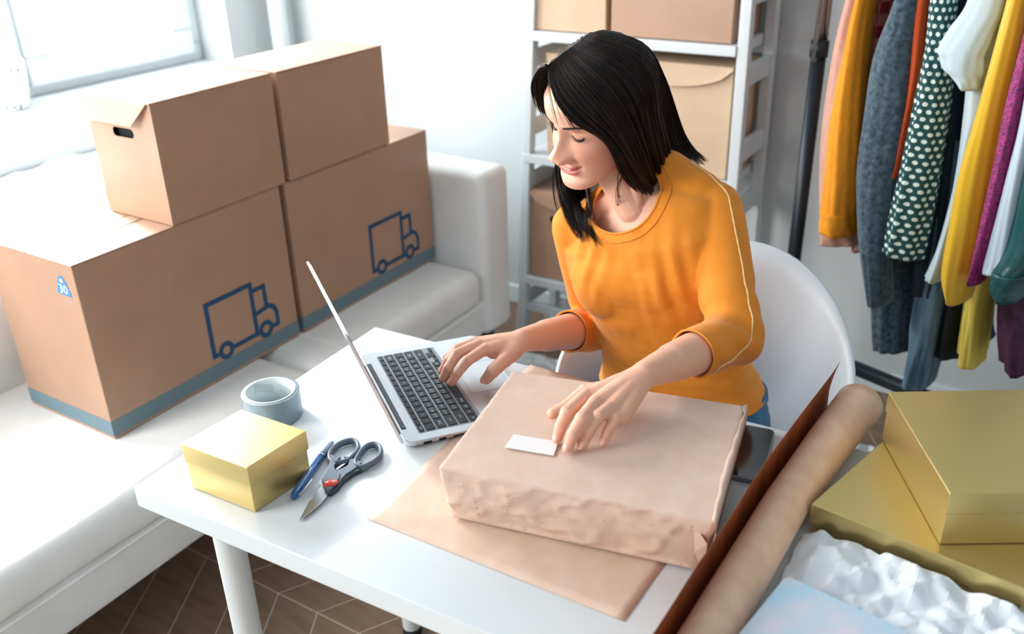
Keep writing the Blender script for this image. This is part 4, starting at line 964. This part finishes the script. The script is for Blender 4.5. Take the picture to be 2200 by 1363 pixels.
def R6(x, y, z): return P(920+x/6.817, 680+y/6.817, z)
wr2 = RWr; kt = .7545
Rm_ = dict(i=R6(850, 470, .802), m=R6(770, 405, .805), r=R6(715, 375, .803), p=R6(680, 372, .795))
Rf = dict(i=[Rm_['i'], R6(575, 650, .796), R6(430, 830, .778), R6(345, 965, kt+.006)], m=[Rm_['m'], R6(425, 550, .799), R6(290, 760, .782), R6(225, 905, kt+.007)],
          r=[Rm_['r'], R6(430, 480, .797), R6(290, 650, .785), R6(208, 800, kt+.011)], p=[Rm_['p'], R6(530, 440, .790), R6(390, 500, .780), R6(262, 600, kt+.012)])
for k in 'imrp': hand += finger(Rf[k], rr[k], (-.4, .1, 1), k != 'p')
for k, rw in (('i', .0125), ('m', .0130), ('r', .0125), ('p', .0115)): hand.append(capsule(wr2+(Rm_[k]-wr2)*.12, Rm_[k]+np.array([0, 0, -.003]), .0170, rw))
hand.append(capsule(wr2+np.array([.0, -.02, -.008]), Rm_['i']+np.array([.006, .01, -.014]), .018, .010))
tb2 = [wr2+(Rm_['i']-wr2)*.22+np.array([.006, -.004, -.014]), R6(1120, 640, .788), R6(950, 800, .780), R6(850, 920, .762)]
hand += finger(tb2, (.0165, .0132, .0118, .0098), (.15, -.5, 1))
parts += hand
skV, skF, skN = remesh(join(*parts), .00145, 3, .45)
def relax(V, Fq, mask, it, f=.5):
    E1 = np.array([(q[i], q[(i+1) % len(q)]) for q in Fq for i in range(len(q))]); mk = mask[E1[:, 0]] | mask[E1[:, 1]]; E1 = E1[mk]; V = V.copy()
    for _ in range(it):
        acc = np.zeros_like(V); cnt = np.zeros(len(V)); np.add.at(acc, E1[:, 0], V[E1[:, 1]]); np.add.at(cnt, E1[:, 0], 1)
        ok = mask & (cnt > 0); V[ok] = V[ok]*(1-f)+f*acc[ok]/cnt[ok][:, None]
    return V
mk_ = (np.linalg.norm(skV-LWr, axis=1) < .042) | (np.linalg.norm(skV-RWr, axis=1) < .042); skV = relax(skV, skF, mk_, 45, .6)
mk_ = (np.linalg.norm(skV-LWr, axis=1) < .065) | (np.linalg.norm(skV-RWr, axis=1) < .065); skV = relax(skV, skF, mk_, 6, .5)
me = bpy.data.meshes.new('body'); woman = bpy.data.objects.new('person', None); COL.objects.link(woman)
WO = (-.56, 1.50, .445); woman.location = WO; woman['_o'] = [float(a) for a in WO]; woman.empty_display_size = .05
tag(woman, 'dark-haired woman in mustard top, one hand typing, the other on the parcel', 'person')
me.from_pydata((skV-np.array(WO)).tolist(), [], skF); me.update(); me.polygons.foreach_set('use_smooth', [True]*len(me.polygons))
body = bpy.data.objects.new('body', me); COL.objects.link(body); body.parent = woman; body['_o'] = woman['_o']; me.materials.append(M_skin)
# lip, lid and cheek tones; shade painted into nostrils, nose creases and mouth line
H = w2h(skV); ay = np.abs(H[:, 1]); front = 1/(1+np.exp(-(H[:, 0]-.062)/.004)); isH = (H[:, 2] > -.13) & (H[:, 0] > .03)
mz = -.0690+.0085*(ay/.026)**1.8; zz = H[:, 2]-mz
lipw = 1/(1+np.exp((ay-.0262)/.0012)); upl = np.clip(1-np.abs((zz-.0042)/.0062*(1+ay*9))**4, 0, 1)*(zz > -.001); lol = np.clip(1-np.abs((zz+.0060)/.0080*(1+ay*12))**4, 0, 1)*(zz <= 0)
lip = np.clip(upl+lol, 0, 1)*lipw*front*isH; blush = G(ay-.040, .016)*G(H[:, 2]+.030, .018)*isH*.7+.5*G(H[:, 1], .012)*G(H[:, 2]+.036, .010)*front
alc = G(ay-.0225, .0022)*G(H[:, 2]+.0400, .0070)*front*isH; nos = G(ay-.0080, .0030)*G(H[:, 2]+.0480, .0020)*front*isH; lidc = G(ay-.031, .011)*G(H[:, 2]+.001, .006)*front*isH; ml = G(zz, .0009)*lipw*front*isH
base = np.array(lin((228, 174, 148))); lipc = np.array(lin((196, 108, 100))); bl = np.array(lin((224, 140, 116))); dk = np.array(lin((90, 40, 34))); lc = np.array(lin((186, 128, 112)))
Cc = base[None, :]*np.ones((len(skV), 1))
for wgt, colr in ((np.clip(blush, 0, 1)*.55, bl), (lidc*.45, lc), (lip, lipc), (alc*.45, lc), (nos*.8, dk), (ml*.85, dk)): Cc = Cc*(1-wgt[:, None])+colr[None, :]*wgt[:, None]
tips = np.zeros(len(skV))
for (c_, t_, u_, r_) in nails: tips = np.maximum(tips, np.exp(-.5*(np.linalg.norm(skV-c_, axis=1)/.012)**2))
Cc = Cc*(1-.35*tips[:, None])+bl[None, :]*.35*tips[:, None]
at = me.color_attributes.new('tone', 'FLOAT_COLOR', 'POINT'); at.data.foreach_set('color', np.column_stack([Cc, np.ones(len(Cc))]).ravel())
nt = M_skin.node_tree; an_ = nt.nodes.new('ShaderNodeAttribute'); an_.attribute_name = 'tone'; nt.links.new(an_.outputs['Color'], nt.nodes['Principled BSDF'].inputs['Base Color'])
# nails
for (c_, t_, u_, r_) in nails:
    s_ = np.cross(t_, u_); obj('fingernail', ellipsoid(c_+t_*r_*.12, (r_*1.0, r_*.70, r_*.46), [t_, s_, u_], 14, 8), M_nail, woman, True)
bvh = BVHTree.FromPolygons([tuple(v) for v in skV], skF)
def snap(p, lift=.0006):
    r = bvh.find_nearest(Vector(p)); n = r[1]; return np.array(r[0])+np.array(n)*lift
# finger ring
q0, q1 = Rf['r'][0], Rf['r'][1]; t_ = (q1-q0)/np.linalg.norm(q1-q0); m_ = q0+(q1-q0)*.30; a_ = np.cross(t_, [0, 0, 1]); a_ /= np.linalg.norm(a_); b_2 = np.cross(a_, t_)
rg2 = [m_+.0102*(math.cos(k*PI/8)*a_+math.sin(k*PI/8)*b_2) for k in range(16)]; obj('finger_ring', tube(rg2, .0009, 6, closed=True), M_steel, woman, True)
# brows, lashes, teeth, eyes
for sg in (1, -1):
    v = ([], [])
    for k in range(110):
        s = k/109; y = sg*(.0105+.043*s); _tp = 1.15-.75*s; z = .0235+.0075*math.sin(PI*min(1, s*.9)*.80)-.0065*max(0, s-.62)/.38+RNG.uniform(-.0026, .0022)*_tp
        xf = hp(z)[0]; a = snap(h2w((xf-.012*s*s*2, y, z)), .0004); b = snap(h2w((xf-.014*s*s*2, y+sg*.0052, z+.0022*(1-s)-.0012*s)), .0009); v = join(v, tube([a, (a+b)/2, b], [.00060, .00052, .00014], 4))
    obj('eyebrow', v, M_brow, woman)
    v = ([], []); line = []
    for k in range(40):
        s = k/39; y = sg*(.0165+.0310*s); z = .0022-.0060*math.sin(PI*s)**.8+.0014*s; p = snap(h2w((.085, y, z)), .0003); line.append(p)
        if k % 1 == 0:
            dr = HF*.0060-HU*.0030+HL*sg*(s-.3)*.006; L = .75+.35*s; v = join(v, tube([p, p+dr*L*.55, p+dr*L+HU*.0018], [.00028, .00022, .00008], 4))
    v = join(v, tube(line, .00075, 6)); obj('eyelashes', v, M_lash, woman)
tl_ = [snap(h2w((.10, y, mouthz(y)+.0001)), .0)-HF*.0002 for y in np.linspace(-.0165, .0165, 15)]
obj('teeth', tube(tl_, [.0003]+[.0009]*13+[.0003], 8), M_teeth, woman, True)

# ---- shirt ------------------------------------------------------------
sp = [tors(1.0, 1.0, True, .010)]
for S_, sg in ((LS, 1), (RS, -1)):
    sp.append(capsule(NB+np.array([sg*.025, .010, .022 if sg > 0 else -.010]), S_+np.array([-sg*.030, 0, .012 if sg > 0 else 0]), .052, .050, 18)); sp.append(capsule(S_+np.array([-sg*.03, 0, .004]), S_+np.array([-sg*.004, 0, -.010]), .050, .047, 18))
bd = np.array([0, -1, 0])
sp.append(ellipsoid(np.array([-.684, 1.405, .872]), (.078, .062, .080))); sp.append(ellipsoid(np.array([-.588, 1.402, .896]), (.078, .060, .080)))
sp.append(ellipsoid(np.array([-.635, 1.402, .892]), (.110, .062, .075))); sp.append(ellipsoid(np.array([-.64, 1.412, .945]), (.12, .060, .07)))
sp.append(ellipsoid(np.array([-.622, 1.425, .825]), (.120, .065, .080)))
dl = LWr-LE; dR = RWr-RE; cutL = LE+dl*.50; cutR = RE+dR*.42
def sleeve(S_, E_, W_, c, dr):
    d = W_-E_; return [capsule(S_, E_, .049+dr, .047+dr, 28), capsule(E_, c+d*.08, .047+dr, .0395+dr, 28), ellipsoid(E_, (.050+dr,)*3)]
sp += sleeve(LS, LE, LWr, cutL, .0); sp += sleeve(RS, RE, RWr, cutR, .0)
sp.append(capsule(LS+np.array([-.03, 0, -.03]), LS+(LE-LS)*.35+np.array([-.03, .02, -.01]), .05, .035))
sV, sF, sN = remesh(join(*sp), .0036, 7, .5)
# folds
def seg_t(Q, a, b): d = b-a; return np.clip(((Q-a)@d)/(d@d), -.2, 1.2)
def dist_seg(Q, a, b):
    t = np.clip(((Q-a)@(b-a))/((b-a)@(b-a)), 0, 1); return np.linalg.norm(Q-(a+t[:, None]*(b-a)), axis=1)
ln = np.array([0, 0, 0.]); disp = np.zeros(len(sV))
for E_, S_, W_, ph_ in ((LE, LS, LWr, 0), (RE, RS, RWr, 2)):
    dE = np.linalg.norm(sV-E_, axis=1); ax = (S_-E_)/np.linalg.norm(S_-E_); ax2 = (W_-E_)/np.linalg.norm(W_-E_); bis = ax-ax2; bis /= np.linalg.norm(bis)
    inner = (sV-E_)@((ax+ax2)/np.linalg.norm(ax+ax2)); disp += .0060*np.sin((sV-E_)@bis*130+ph_+inner*40)*np.exp(-(dE/.065)**2)*(1/(1+np.exp(-inner/.012)))
    tt = dist_seg(sV, S_, E_); disp += .0016*np.sin((sV-E_)@ax*75+(sV@np.array([30, 20, 10]))+ph_)*np.exp(-((dE-.05)/.07)**2)*(tt < .075)
    # pull lines from the armpit
    sgn = 1 if E_ is LE else -1; Ap = S_+np.array([-sgn*.055, -.055, -.055]); q = sV-Ap; rad = np.linalg.norm(q, axis=1); ang = np.arctan2(q[:, 2], -sgn*q[:, 0])
    disp += .0000*np.sin(ang*6+ph_+rad*14)*np.exp(-((rad-.075)/.045)**2)*(sV[:, 1] < 1.46)*np.clip((rad-.03)/.03, 0, 1)
for cx_, cz_, aa_, sl_ in ((-.545, .915, .0038, .30), (-.705, .93, .0022, -.25)):
    disp += aa_*np.sin((sV[:, 0]+(sV[:, 2]-.9)*sl_)*175)*np.exp(-((sV[:, 0]-cx_)/.040)**2-((sV[:, 2]-cz_)/.065)**2)*(sV[:, 1] < 1.45)
wz = sV[:, 2]; tor = dist_seg(sV, np.array([-.565, 1.49, .6]), np.array([-.61, 1.475, .80])) < .17
disp += tor*np.array([.0040*fbm((p[0]*.7, p[1]*.7, p[2]*2.2), 13, 2) for p in sV])*np.exp(-((wz-.68)/.10)**2)
disp += np.array([.0022*fbm((p[0]*2.2+p[2]*.8, p[1]*1.2, p[2]*.55), 9, 2) for p in sV])
sV = sV+sN*disp[:, None]
# openings: neck, cuffs, hem
NC = np.array([-.667, 1.405, 1.042]); NR_ = .088
dL_ = (LWr-LE)/np.linalg.norm(LWr-LE); dR_ = (RWr-RE)/np.linalg.norm(RWr-RE)
keep = np.ones(len(sV), bool)
nd = sV-NC; nrm = np.array([-.12, -.52, .85]); nrm /= np.linalg.norm(nrm); axd = nd@nrm; rad = np.linalg.norm(nd-axd[:, None]*nrm, axis=1)
keep &= ~((rad < .066) & (axd > -.075))
for ct_, dd_ in ((cutL, dL_), (cutR, dR_)):
    q_ = sV-ct_; al_ = q_@dd_; rd_ = np.linalg.norm(q_-al_[:, None]*dd_, axis=1); keep &= ~((al_ > 0) & (al_ < .12) & (rd_ < .056))
keep &= sV[:, 2] > .646-.020*np.clip((-.60-sV[:, 0])/.1, 0, 1)
idx = -np.ones(len(sV), int)
F2 = [f for f in sF if all(keep[i] for i in f)]; used = sorted({i for f in F2 for i in f}); idx[used] = np.arange(len(used))
# relax the open edges onto their circles
sV2 = sV[used]
for k_, i_ in enumerate(used): pass
o_s = obj('shirt', (sV2.tolist(), [tuple(int(idx[i]) for i in f) for f in F2]), M_shirt, woman, True)
bm = bmesh.new(); bm.from_mesh(o_s.data)
bl_ = [v for v in bm.verts if v.is_boundary]
for _ in range(8):
    new = {}
    for v in bl_:
        nb_ = [e.other_vert(v) for e in v.link_edges if e.is_boundary]
        if len(nb_) == 2: new[v] = (nb_[0].co+nb_[1].co)*.5*.6+v.co*.4
    for v, c_ in new.items(): v.co = c_
bm.to_mesh(o_s.data); loops = []
seen = set()
for v in bl_:
    if v in seen or not v.is_valid: continue
    lp_ = [v]; seen.add(v); cur = v
    while True:
        nx_ = [e.other_vert(cur) for e in cur.link_edges if e.is_boundary and e.other_vert(cur) not in seen]
        if not nx_: break
        cur = nx_[0]; seen.add(cur); lp_.append(cur)
    loops.append([np.array(q.co)+np.array(WO) for q in lp_])
bm.free()
m_ = o_s.modifiers.new('s', 'SOLIDIFY'); m_.thickness = .002; m_.offset = -1
for lp_ in sorted(loops, key=len, reverse=True)[:4]:
    A_ = np.array(lp_)
    for _ in range(6): A_ = (np.roll(A_, 1, 0)+np.roll(A_, -1, 0)+A_*2)/4
    c_ = A_.mean(0); up_ = c_[2] > .98
    if up_:
        out_ = A_+(A_-c_)/np.linalg.norm(A_-c_, axis=1)[:, None]*.006
        obj('collar', tube(A_[::2], .0024, 8, closed=True), M_shirt, o_s, True); 
        sb = BVHTree.FromPolygons([tuple(p) for p in sV2], [tuple(int(idx[i]) for i in f) for f in F2]); ring_ = []
        for p in A_[::3]:
            d_ = (p-c_)/np.linalg.norm(p-c_); r_ = sb.find_nearest(Vector(p+d_*.018)); ring_.append(np.array(r_[0])+np.array(r_[1])*.0008)
        obj('collar_seam', tube(ring_, .0013, 6, closed=True), M_shirt, o_s, True)
    else: obj('hem', tube(A_[::2], .0018, 8, closed=True), M_shirt, o_s, True)
# braided piping along the sleeve
sb = BVHTree.FromPolygons([tuple(p) for p in sV2], [tuple(int(idx[i]) for i in f) for f in F2])
def on_shirt(x, y):
    d = _r2*((x-1100)/FPX) - _u2*((y-681.5)/FPX) + _f; d /= np.linalg.norm(d)
    r_ = sb.ray_cast(Vector((0, 0, CAMZ)), Vector(d)); return None if r_[0] is None else np.array(r_[0])+np.array(r_[1])*.0008
pp = [on_shirt(x, y) for x, y in smoothpath([(1478, 347), (1515, 352), (1548, 378), (1566, 430), (1580, 500), (1594, 570), (1606, 640), (1616, 690), (1612, 730), (1575, 772), (1540, 790), (1503, 806)], 5)]
pp = np.array([p for p in pp if p is not None])
for _ in range(4): pp[1:-1] = (pp[:-2]+pp[2:]+2*pp[1:-1])/4
pp = np.array([(lambda r_: np.array(r_[0])+np.array(r_[1])*.0010)(sb.find_nearest(Vector(p))) for p in smoothpath(pp[::2], 5)])
obj('sleeve_piping', tube(pp, [.0016+.0003*math.sin(i*1.6) for i in range(len(pp))], 7), M_piping, o_s, True)

# ---- jeans and shoes ----------------------------------------------------
jp = [ellipsoid((-.562, 1.505, .560), (.178, .125, .108)), ellipsoid((-.560, 1.50, .605), (.166, .114, .075))]
for sg in (-1, 1):
    hip = np.array([-.562+sg*.085, 1.49, .545]); kn = np.array([-.580+sg*.10, 1.085, .545]); ank = np.array([-.585+sg*.10, 1.10, .10])
    jp += [capsule(hip, kn, .086, .062, 20), capsule(kn, kn*.6+ank*.4, .060, .055, 18), capsule(kn*.6+ank*.4, ank, .055, .042, 18)]
    f0 = ank+np.array([0, .015, -.052]); f1 = ank+np.array([0, -.15, -.062])
    obj('shoe', remesh(join(capsule(f0, f1, .040, .032, 16), capsule(ank+np.array([0, 0, -.02]), f0+np.array([0, -.03, .01]), .042, .040, 16), bx(f0[0]-.036, f0[0]+.036, f1[1]-.02, f0[1]+.03, .004, .022)), .005, 4)[:2], M_label, woman, True)
jV, jF, jN = remesh(join(*jp), .006, 4)
jV = jV+jN*np.array([.004*fbm((p[0], p[1], p[2]), 20, 2) for p in jV])[:, None]; jV[:, 2] = np.maximum(jV[:, 2], .455*(jV[:, 1] > 1.3)+0)
jn = obj('jeans', (jV.tolist(), jF), M_jeans, woman, True)
wb = [(-.560+.156*math.cos(k*PI/20), 1.50+.104*math.sin(k*PI/20), .640) for k in range(40)]
obj('waistband', tube(wb, .006, 8, closed=True, flat=2.6), M_jeans, jn, True)

# ---- hair ---------------------------------------------------------------
cap_v = []; cap_f = []
xs = []
cV = hV.copy(); cen = np.array([-.012, 0, .02]); dirv = cV-cen; cV = cen+dirv*(1+.004/np.linalg.norm(dirv, axis=1))[:, None]
def hairline(p):   # True where hair covers
    x, y, z = p; ayy = abs(y)
    if z > .083: return True
    lim = .052 if z > .03 else np.interp(z, [-.09, -.04, 0, .03], [-.03, -.010, .006, .040])
    if z > .03: lim = np.interp(z, [.03, .05, .075, .083], [.040, .055, .070, .09])
    return x < lim-.02*max(0, (ayy-.05)*0) and z > -.085+.0*x
kk = np.array([hairline(p) for p in cV]); ff = [f for f in hF if all(kk[i] for i in f)]; us = sorted({i for f in ff for i in f}); mp_ = {i: j for j, i in enumerate(us)}
hair = obj('hair', ([tuple(h2w(cV[i])) for i in us], [tuple(mp_[i] for i in f) for f in ff]), M_scalp, woman, True)
hb = BVHTree.FromPolygons([tuple(v) for v in hV], [tuple(int(i) for i in f) for f in hF])
def push(p, off):
    q = w2h(p)
    if q[2] < -.06: return p
    r_ = hb.find_nearest(Vector(q)); d = q-np.array(r_[0]); o_ = q-np.array([-.012, 0, .0]); n_ = np.array(r_[1]); n_ = n_ if n_@o_ > 0 else -n_
    sd = d@n_; lim = .0115
    return h2w(q+n_*(lim-sd)) if sd < lim else p
def ray_l(x, y, yl):      # point of the sight line on the head-local plane left = yl
    d = _r2*((x-1100)/FPX) - _u2*((y-681.5)/FPX) + _f; c = np.array([0, 0, CAMZ]); t = (yl-(c-HC)@HL)/(d@HL); return c+d*t
near = [
 [(1177, 146, -.018), (1187, 200, .010), (1212, 243, .034), (1243, 272, .054), (1283, 286, .068), (1314, 312, .080), (1328, 350, .086), (1350, 390, .088), (1378, 414, .088)],
 [(1190, 132, -.018), (1215, 188, .020), (1250, 232, .048), (1292, 272, .070), (1328, 316, .084), (1346, 348, .090), (1362, 380, .090), (1392, 416, .090)],
 [(1210, 114, -.018), (1250, 160, .025), (1300, 218, .062), (1338, 272, .083), (1364, 325, .092), (1380, 368, .094), (1394, 396, .092), (1410, 418, .090)],
 [(1235, 98, -.018), (1290, 136, .030), (1345, 192, .064), (1378, 252, .083), (1398, 315, .091), (1410, 360, .090), (1418, 388, .088), (1428, 404, .086)],
 [(1260, 80, -.018), (1320, 102, .022), (1375, 156, .050), (1405, 222, .068), (1424, 290, .076), (1434, 335, .076), (1440, 360, .074), (1450, 382, .072)],
 [(1282, 68, -.018), (1345, 84, .010), (1390, 123, .026), (1420, 185, .040), (1441, 255, .048), (1456, 305, .050), (1468, 330, .048), (1484, 350, .046)],
 [(1296, 65, -.020), (1350, 80, -.006), (1394, 113, .000), (1424, 172, .008), (1446, 245, .016), (1466, 300, .020), (1486, 325, .020), (1514, 348, .018)]]
def resample(pts, n):
    pts = np.array(smoothpath(pts, 8)); d = np.concatenate([[0], np.cumsum(np.linalg.norm(np.diff(pts, axis=0), axis=1))]); s = np.linspace(0, d[-1], n)
    return np.column_stack([np.interp(s, d, pts[:, k]) for k in range(3)])
NT = 26
G_near = [resample([ray_l(*q) for q in g], NT) for g in near]
far = [
 [(1176, 142, -.020), (1168, 170, -.062), (1176, 215, -.082), (1186, 270, -.090), (1194, 335, -.092), (1194, 400, -.086), (1212, 458, -.076), (1238, 508, -.066)],
 [(1198, 124, -.021), (1192, 142, -.066), (1200, 210, -.090), (1216, 270, -.094), (1222, 335, -.094), (1228, 400, -.088), (1238, 460, -.080), (1258, 514, -.072)],
 [(1224, 105, -.021), (1218, 128, -.070), (1235, 200, -.092), (1246, 265, -.098), (1254, 335, -.096), (1262, 400, -.090), (1266, 460, -.084), (1278, 506, -.078)]]
def ray_f(x, y, yl):
    p = ray_l(x, y, yl); c = np.array([0, 0, CAMZ]); d = p-c; L = np.linalg.norm(d); d /= L; r_ = sb.ray_cast(Vector(c), Vector(d))
    if r_[0] is not None and r_[3] < L+.012: p = c+d*(r_[3]-.012)
    return p
G_far = [resample([ray_f(*q) for q in g], NT) for g in far]
def mir(g, sx=1.0): q = w2h(g); q[:, 1] = -q[:, 1]-.036*np.clip(1-5*np.linspace(0, 1, len(q)), 0, 1); return h2w(q)
back = [mir(G_near[5]), mir(G_near[4]), mir(G_near[3]), mir(G_near[2])]
GG = G_near+back+[G_far[2], G_far[1], G_far[0]]; GG = np.array([[push(p, .002) for p in g] for g in GG])
for _ in range(3): GG[:, 1:-1] = (GG[:, :-2]+GG[:, 2:]+2*GG[:, 1:-1])/4
NG = len(GG)
def guide(u, wrap=False):
    i = int(min(NG-2, max(0, math.floor(u)))); t = u-i; p0 = GG[max(i-1, 0)]; p1 = GG[i]; p2 = GG[i+1]; p3 = GG[min(i+2, NG-1)]
    return 0.5*((2*p1)+(-p0+p2)*t+(2*p0-5*p1+4*p2-p3)*t*t+(-p0+3*p1-3*p2+p3)*t**3)
# dark mass under the strands
U = np.linspace(0, NG-1, 90); S = np.array([guide(u) for u in U])
inner = S.copy(); 
for i in range(len(U)):
    for j in range(NT):
        q = w2h(S[i, j]); c_ = np.array([-.012, 0, min(q[2], .02)]); dv = q-c_; q = q-dv/np.linalg.norm(dv)*.0035; inner[i, j] = h2w(q)
Rm2 = [[tuple(p) for p in inner[i, :NT-2]] for i in range(len(U))]
ms = obj('hair_mass', rings(Rm2, False, False), M_scalp, hair, True); ms.modifiers.new('s', 'SOLIDIFY').thickness = .003
allV = []; allF = []
def add_lock(vf):
    k = len(allV); allV.extend([tuple(p) for p in vf[0]]); allF.extend([tuple(i+k for i in q) for q in vf[1]])
tt = np.linspace(0, 1, NT)
NSTR = 6200
for k in range(NSTR):
    u = RNG.random()*(NG-1) if k % 3 else RNG.random()*6.0
    if k % 9 == 1: u = NG-1-RNG.random()*2.2
    g = guide(u).copy(); cl = math.floor(u*9); rc = np.random.default_rng(cl+100)
    # clumps: neighbouring strands share a sway and converge to a common tip
    cu = (cl+.5)/9; gc = guide(min(NG-1, cu)); conv = (tt**2.2)*.62*RNG.random(); g = g*(1-conv[:, None])+gc*conv[:, None]
    sway = rc.normal(0, .0038, 3); ph = rc.uniform(0, 6); lay = RNG.random()
    g += sway[None, :]*(tt**1.3)[:, None]+RNG.normal(0, .0016, 3)[None, :]*(tt)[:, None]*(1.5 if lay > .9 else 1)
    q = w2h(g); c_ = np.column_stack([np.full(NT, -.012), np.zeros(NT), np.minimum(q[:, 2], .02)]); dv = q-c_; dv /= np.linalg.norm(dv, axis=1)[:, None]
    lift = (-.0028+.0052*lay)*np.minimum(1, .3+tt*4)+.0022*np.sin(tt*7+ph)*tt
    q = q+dv*lift[:, None]; g = h2w(q)
    e = RNG.uniform(.90, 1.03) if k % 2 else RNG.uniform(.80, 1.0)
    n_ = 20; idx_ = np.linspace(0, (NT-1)*min(1, e), n_); pts = np.column_stack([np.interp(idx_, np.arange(NT), g[:, a]) for a in range(3)])
    r = RNG.uniform(.00028, .00078); rad = [r*min(1, .5+i/4)*(1 if i < n_*.7 else max(.12, 1-(i-n_*.7)/(n_*.3)*.88)) for i in range(n_)]
    add_lock(tube(pts, rad, 3))
for k in range(190):      # curl of the fringe on the far side of the forehead
    a = RNG.normal(0, .0022, 3); b = RNG.random(); L6_ = [(1174, 140, -.018), (1160+12*b, 146+5*b, -.036), (1147+24*b, 168+3*b, -.050), (1145+24*b, 190, -.058), (1152+20*b, 214, -.064), (1164+9*b, 236+8*b, -.068)]
    pts = smoothpath([ray_l(*q)+a*(.3+.3*i) for i, q in enumerate(L6_)], 5)
    n = len(pts); add_lock(tube(pts, [.0008*(1 if i < n*.6 else 1-(i-n*.6)/(n*.4)*.85) for i in range(n)], 3))
loose = [[(1178, 160, -.012), (1184, 200, .004), (1192, 235, .012), (1203, 270, .016)], [(1178, 165, -.012), (1192, 205, .012), (1212, 240, .030), (1236, 285, .040)],
 [(1200, 220, .020), (1216, 250, .034), (1232, 275, .042), (1248, 290, .046)], [(1240, 268, .050), (1262, 282, .056), (1280, 288, .060), (1300, 300, .064)],
 [(1330, 370, .080), (1328, 400, .074), (1334, 440, .062), (1350, 462, .050)], [(1336, 380, .080), (1326, 410, .074), (1330, 445, .060), (1344, 468, .050)],
 [(1376, 408, .084), (1384, 440, .076), (1396, 458, .070), (1408, 452, .066)], [(1384, 410, .084), (1392, 445, .076), (1402, 462, .070), (1416, 446, .066)], [(1195, 345, -.088), (1188, 390, -.086), (1194, 440, -.080), (1210, 480, -.07)]]
for g in loose:
    for k in range(5):
        a = RNG.normal(0, .0018, 3); pts = smoothpath([ray_l(*q)+a*(.4+.4*i) for i, q in enumerate(g)], 6); n = len(pts)
        add_lock(tube(pts, [.00045*(1 if i < n*.6 else 1-(i-n*.6)/(n*.4)*.8) for i in range(n)], 3))
obj('hair_strands', (allV, allF), M_hair, hair, True)
